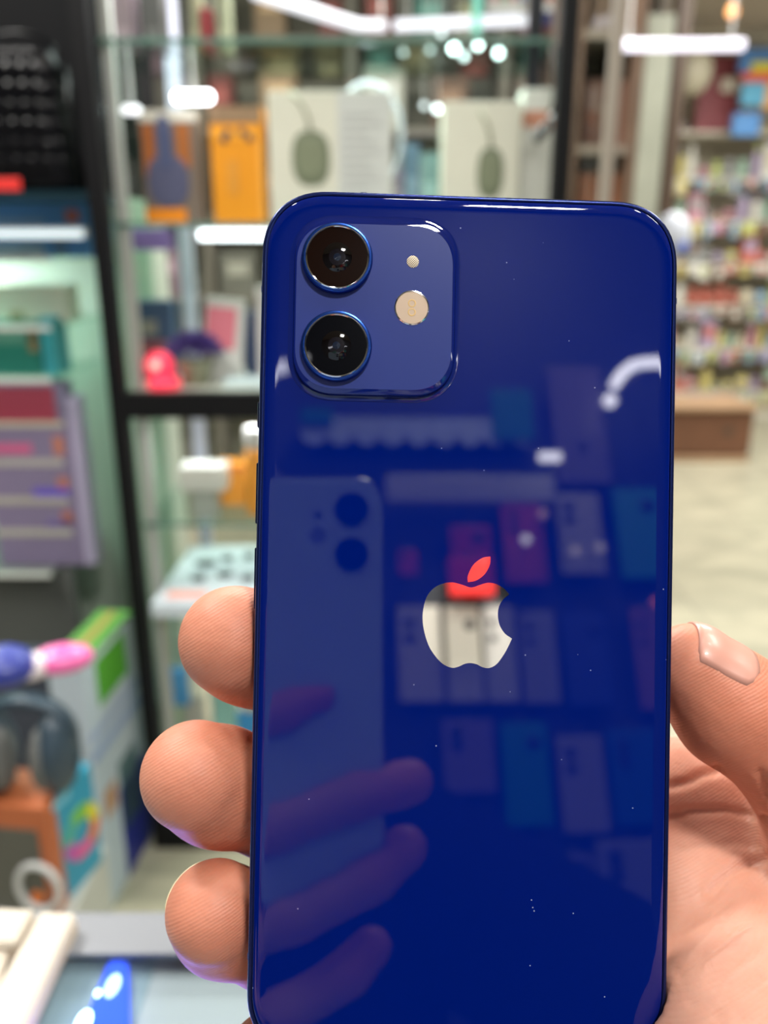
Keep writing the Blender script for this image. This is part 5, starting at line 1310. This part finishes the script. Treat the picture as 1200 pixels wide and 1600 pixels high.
CASES = [(705, 822, 768, 925, (190, 22, 40), 'red'), (786, 785, 850, 912, (196, 60, 84), 'raspberry pink'), (872, 772, 940, 898, (176, 172, 168), 'light grey'), (964, 765, 1038, 905, (30, 150, 150), 'teal'),
         (622, 860, 652, 900, (206, 50, 44), 'small red'), (622, 948, 690, 1098, (200, 196, 186), 'ivory'), (697, 948, 752, 1098, (206, 202, 190), 'cream'), (757, 948, 806, 1098, (196, 194, 190), 'off-white'), (814, 955, 870, 1100, (150, 150, 160), 'silver grey'), (882, 958, 952, 1105, (36, 60, 140), 'royal blue'), (992, 950, 1044, 1110, (150, 96, 120), 'dusty rose'),
         (692, 1125, 772, 1240, (130, 112, 140), 'mauve'), (786, 1130, 858, 1292, (20, 140, 150), 'blue-green'), (874, 1150, 946, 1302, (150, 146, 160), 'pale mauve'), (954, 1140, 1036, 1290, (20, 96, 170), 'azure'),
         (872, 1335, 930, 1420, (120, 116, 130), 'dim grey'), (936, 1312, 1040, 1470, (130, 130, 146), 'lavender grey'), (640, 1045, 690, 1110, (150, 40, 60), 'wine red')]
CASES = [c for c in CASES if c[5] != 'wine red']
for i, (a_, b_, c_, d_, rgb, nm_) in enumerate(CASES):
    wall_item('phone_case', 'phone case', a_, b_, c_, d_, rgb, '%s phone case hanging on the wall behind the photographer, mirrored in the phone' % nm_, group='phone cases on the back wall',
              holes=((0.72, 0.82, 0.13), (0.72, 0.66, 0.13)) if i % 3 != 0 else ((0.3, 0.8, 0.16),))
wall_item('header_board', 'board', 602, 744, 868, 788, (178, 178, 176), 'long grey header board above the phone cases on the back wall', dep=0.02)
t = wall_item('clear_pouch', 'pouch', 862, 575, 946, 757, (112, 100, 116), 'dusky mauve clear pouch above the grey phone case on the back wall', holes=((0.5, 0.3, 0.1),))
# scalloped paper trim with teal ends
a = WY(470, 672, WB); b = WY(832, 672, WB); z1 = WY(650, 655, WB).z; z0 = WY(650, 678, WB).z; xa, xb = sorted((a.x, b.x))
t = thing('scalloped_trim', 'pale scalloped paper trim with teal ends on the back wall, mirrored in the phone', 'decoration', ((xa + xb) / 2, WB, z0))
bm = bmesh.new(); n_ = 9; w_ = (xb - xa) / n_
lp = [Vector((xb, WB, z1)), Vector((xa, WB, z1))]
for i in range(n_):
    for k in range(9):
        a_ = math.pi * k / 8; lp.append(Vector((xa + w_ * (i + 0.5) - w_ / 2 * math.cos(a_), WB, z0 - 0.026 * math.sin(a_))))
loft(bm, [lp, [v + Vector((0, 0.006, 0)) for v in lp]]); P('paper', bm, cm((186, 202, 224)), t)
for (p0_, p1_, y0_, y1_) in ((470, 520, 645, 668), (768, 832, 612, 690)):
    a = WY(p0_, 650, WB + 0.012); b = WY(p1_, 650, WB + 0.012); zA, zB = WY(650, y0_, WB).z, WY(650, y1_, WB).z; x0q, x1q = sorted((a.x, b.x))
    P('teal_end', mm((x0q, WB + 0.008, zB), (x1q, WB + 0.016, zA), 0.002), cm((10, 120, 104)), t, label='teal end piece')
P('batten', mm((xa, -1.2, z1 - 0.02), (xb, WB, z1)), M_al, t)
# white lamp tubes on the back wall
def wall_tube(pxs, r, s, label):
    pts = [WY(x, y, WB + 0.06) for x, y in pxs]
    t = thing('tube_light', label, 'light', tuple(pts[0])); bm = bmesh.new(); tube(bm, pts, r, 12)
    P('tube', bm, glow('back_tube_%d' % s, (0.92, 0.92, 1.0), s), t, True)
    m_ = pts[len(pts) // 2]; bm = bmesh.new(); tube(bm, [m_, Vector((m_.x, -1.2, m_.z))], 0.004, 6); P('bracket', bm, mat('white_metal'), t)
wall_tube([(959, 603), (966, 592), (976, 580), (990, 570), (1006, 567), (1025, 566), (1060, 569), (1110, 575)], 0.0095, 20, 'curved white tube light on the back wall, mirrored in the phone corner')
wall_tube([(950, 630), (956, 622)], 0.0115, 20, 'short white lamp below the curved tube on the back wall')
wall_tube([(843, 714), (875, 714)], 0.0085, 17, 'short horizontal white lamp above the phone cases on the back wall')
wall_tube([(330, 585), (425, 578), (450, 572)], 0.012, 10, 'white tube light at the left of the back wall')
for (px, py, s, lab) in ((822, 843, 9, 'white'), (848, 803, 3, 'peach'), (899, 861, 3, 'warm white'), (938, 856, 3, 'ivory'), (1025, 941, 4, 'orange-red')):
    c0 = WY(px, py, WB + 0.05); t = thing('indicator_lamp', 'round %s lamp dot among the phone cases on the back wall' % lab, 'light', tuple(c0))
    col_ = {'white': (.95, .95, 1), 'peach': (1, .6, .45), 'warm white': (1, .85, .7), 'ivory': (1, .88, .75), 'orange-red': (1, .2, .08)}[lab]
    bm = bmesh.new(); ball(bm, tuple(c0), (0.008, 0.008, 0.008), 14); P('bulb', bm, glow('dot_' + lab, col_, s), t, True)
    bm = bmesh.new(); tube(bm, [c0, Vector((c0.x, -1.2, c0.z))], 0.002, 6); P('arm', bm, mat('white_metal'), t)
# bright red sign that the mirror emblem shows
wall_item('red_sign', 'sign', 700, 872, 771, 934, (255, 24, 24), 'bright red sign between the phone cases on the back wall', dep=0.02, Y=WB + 0.04)
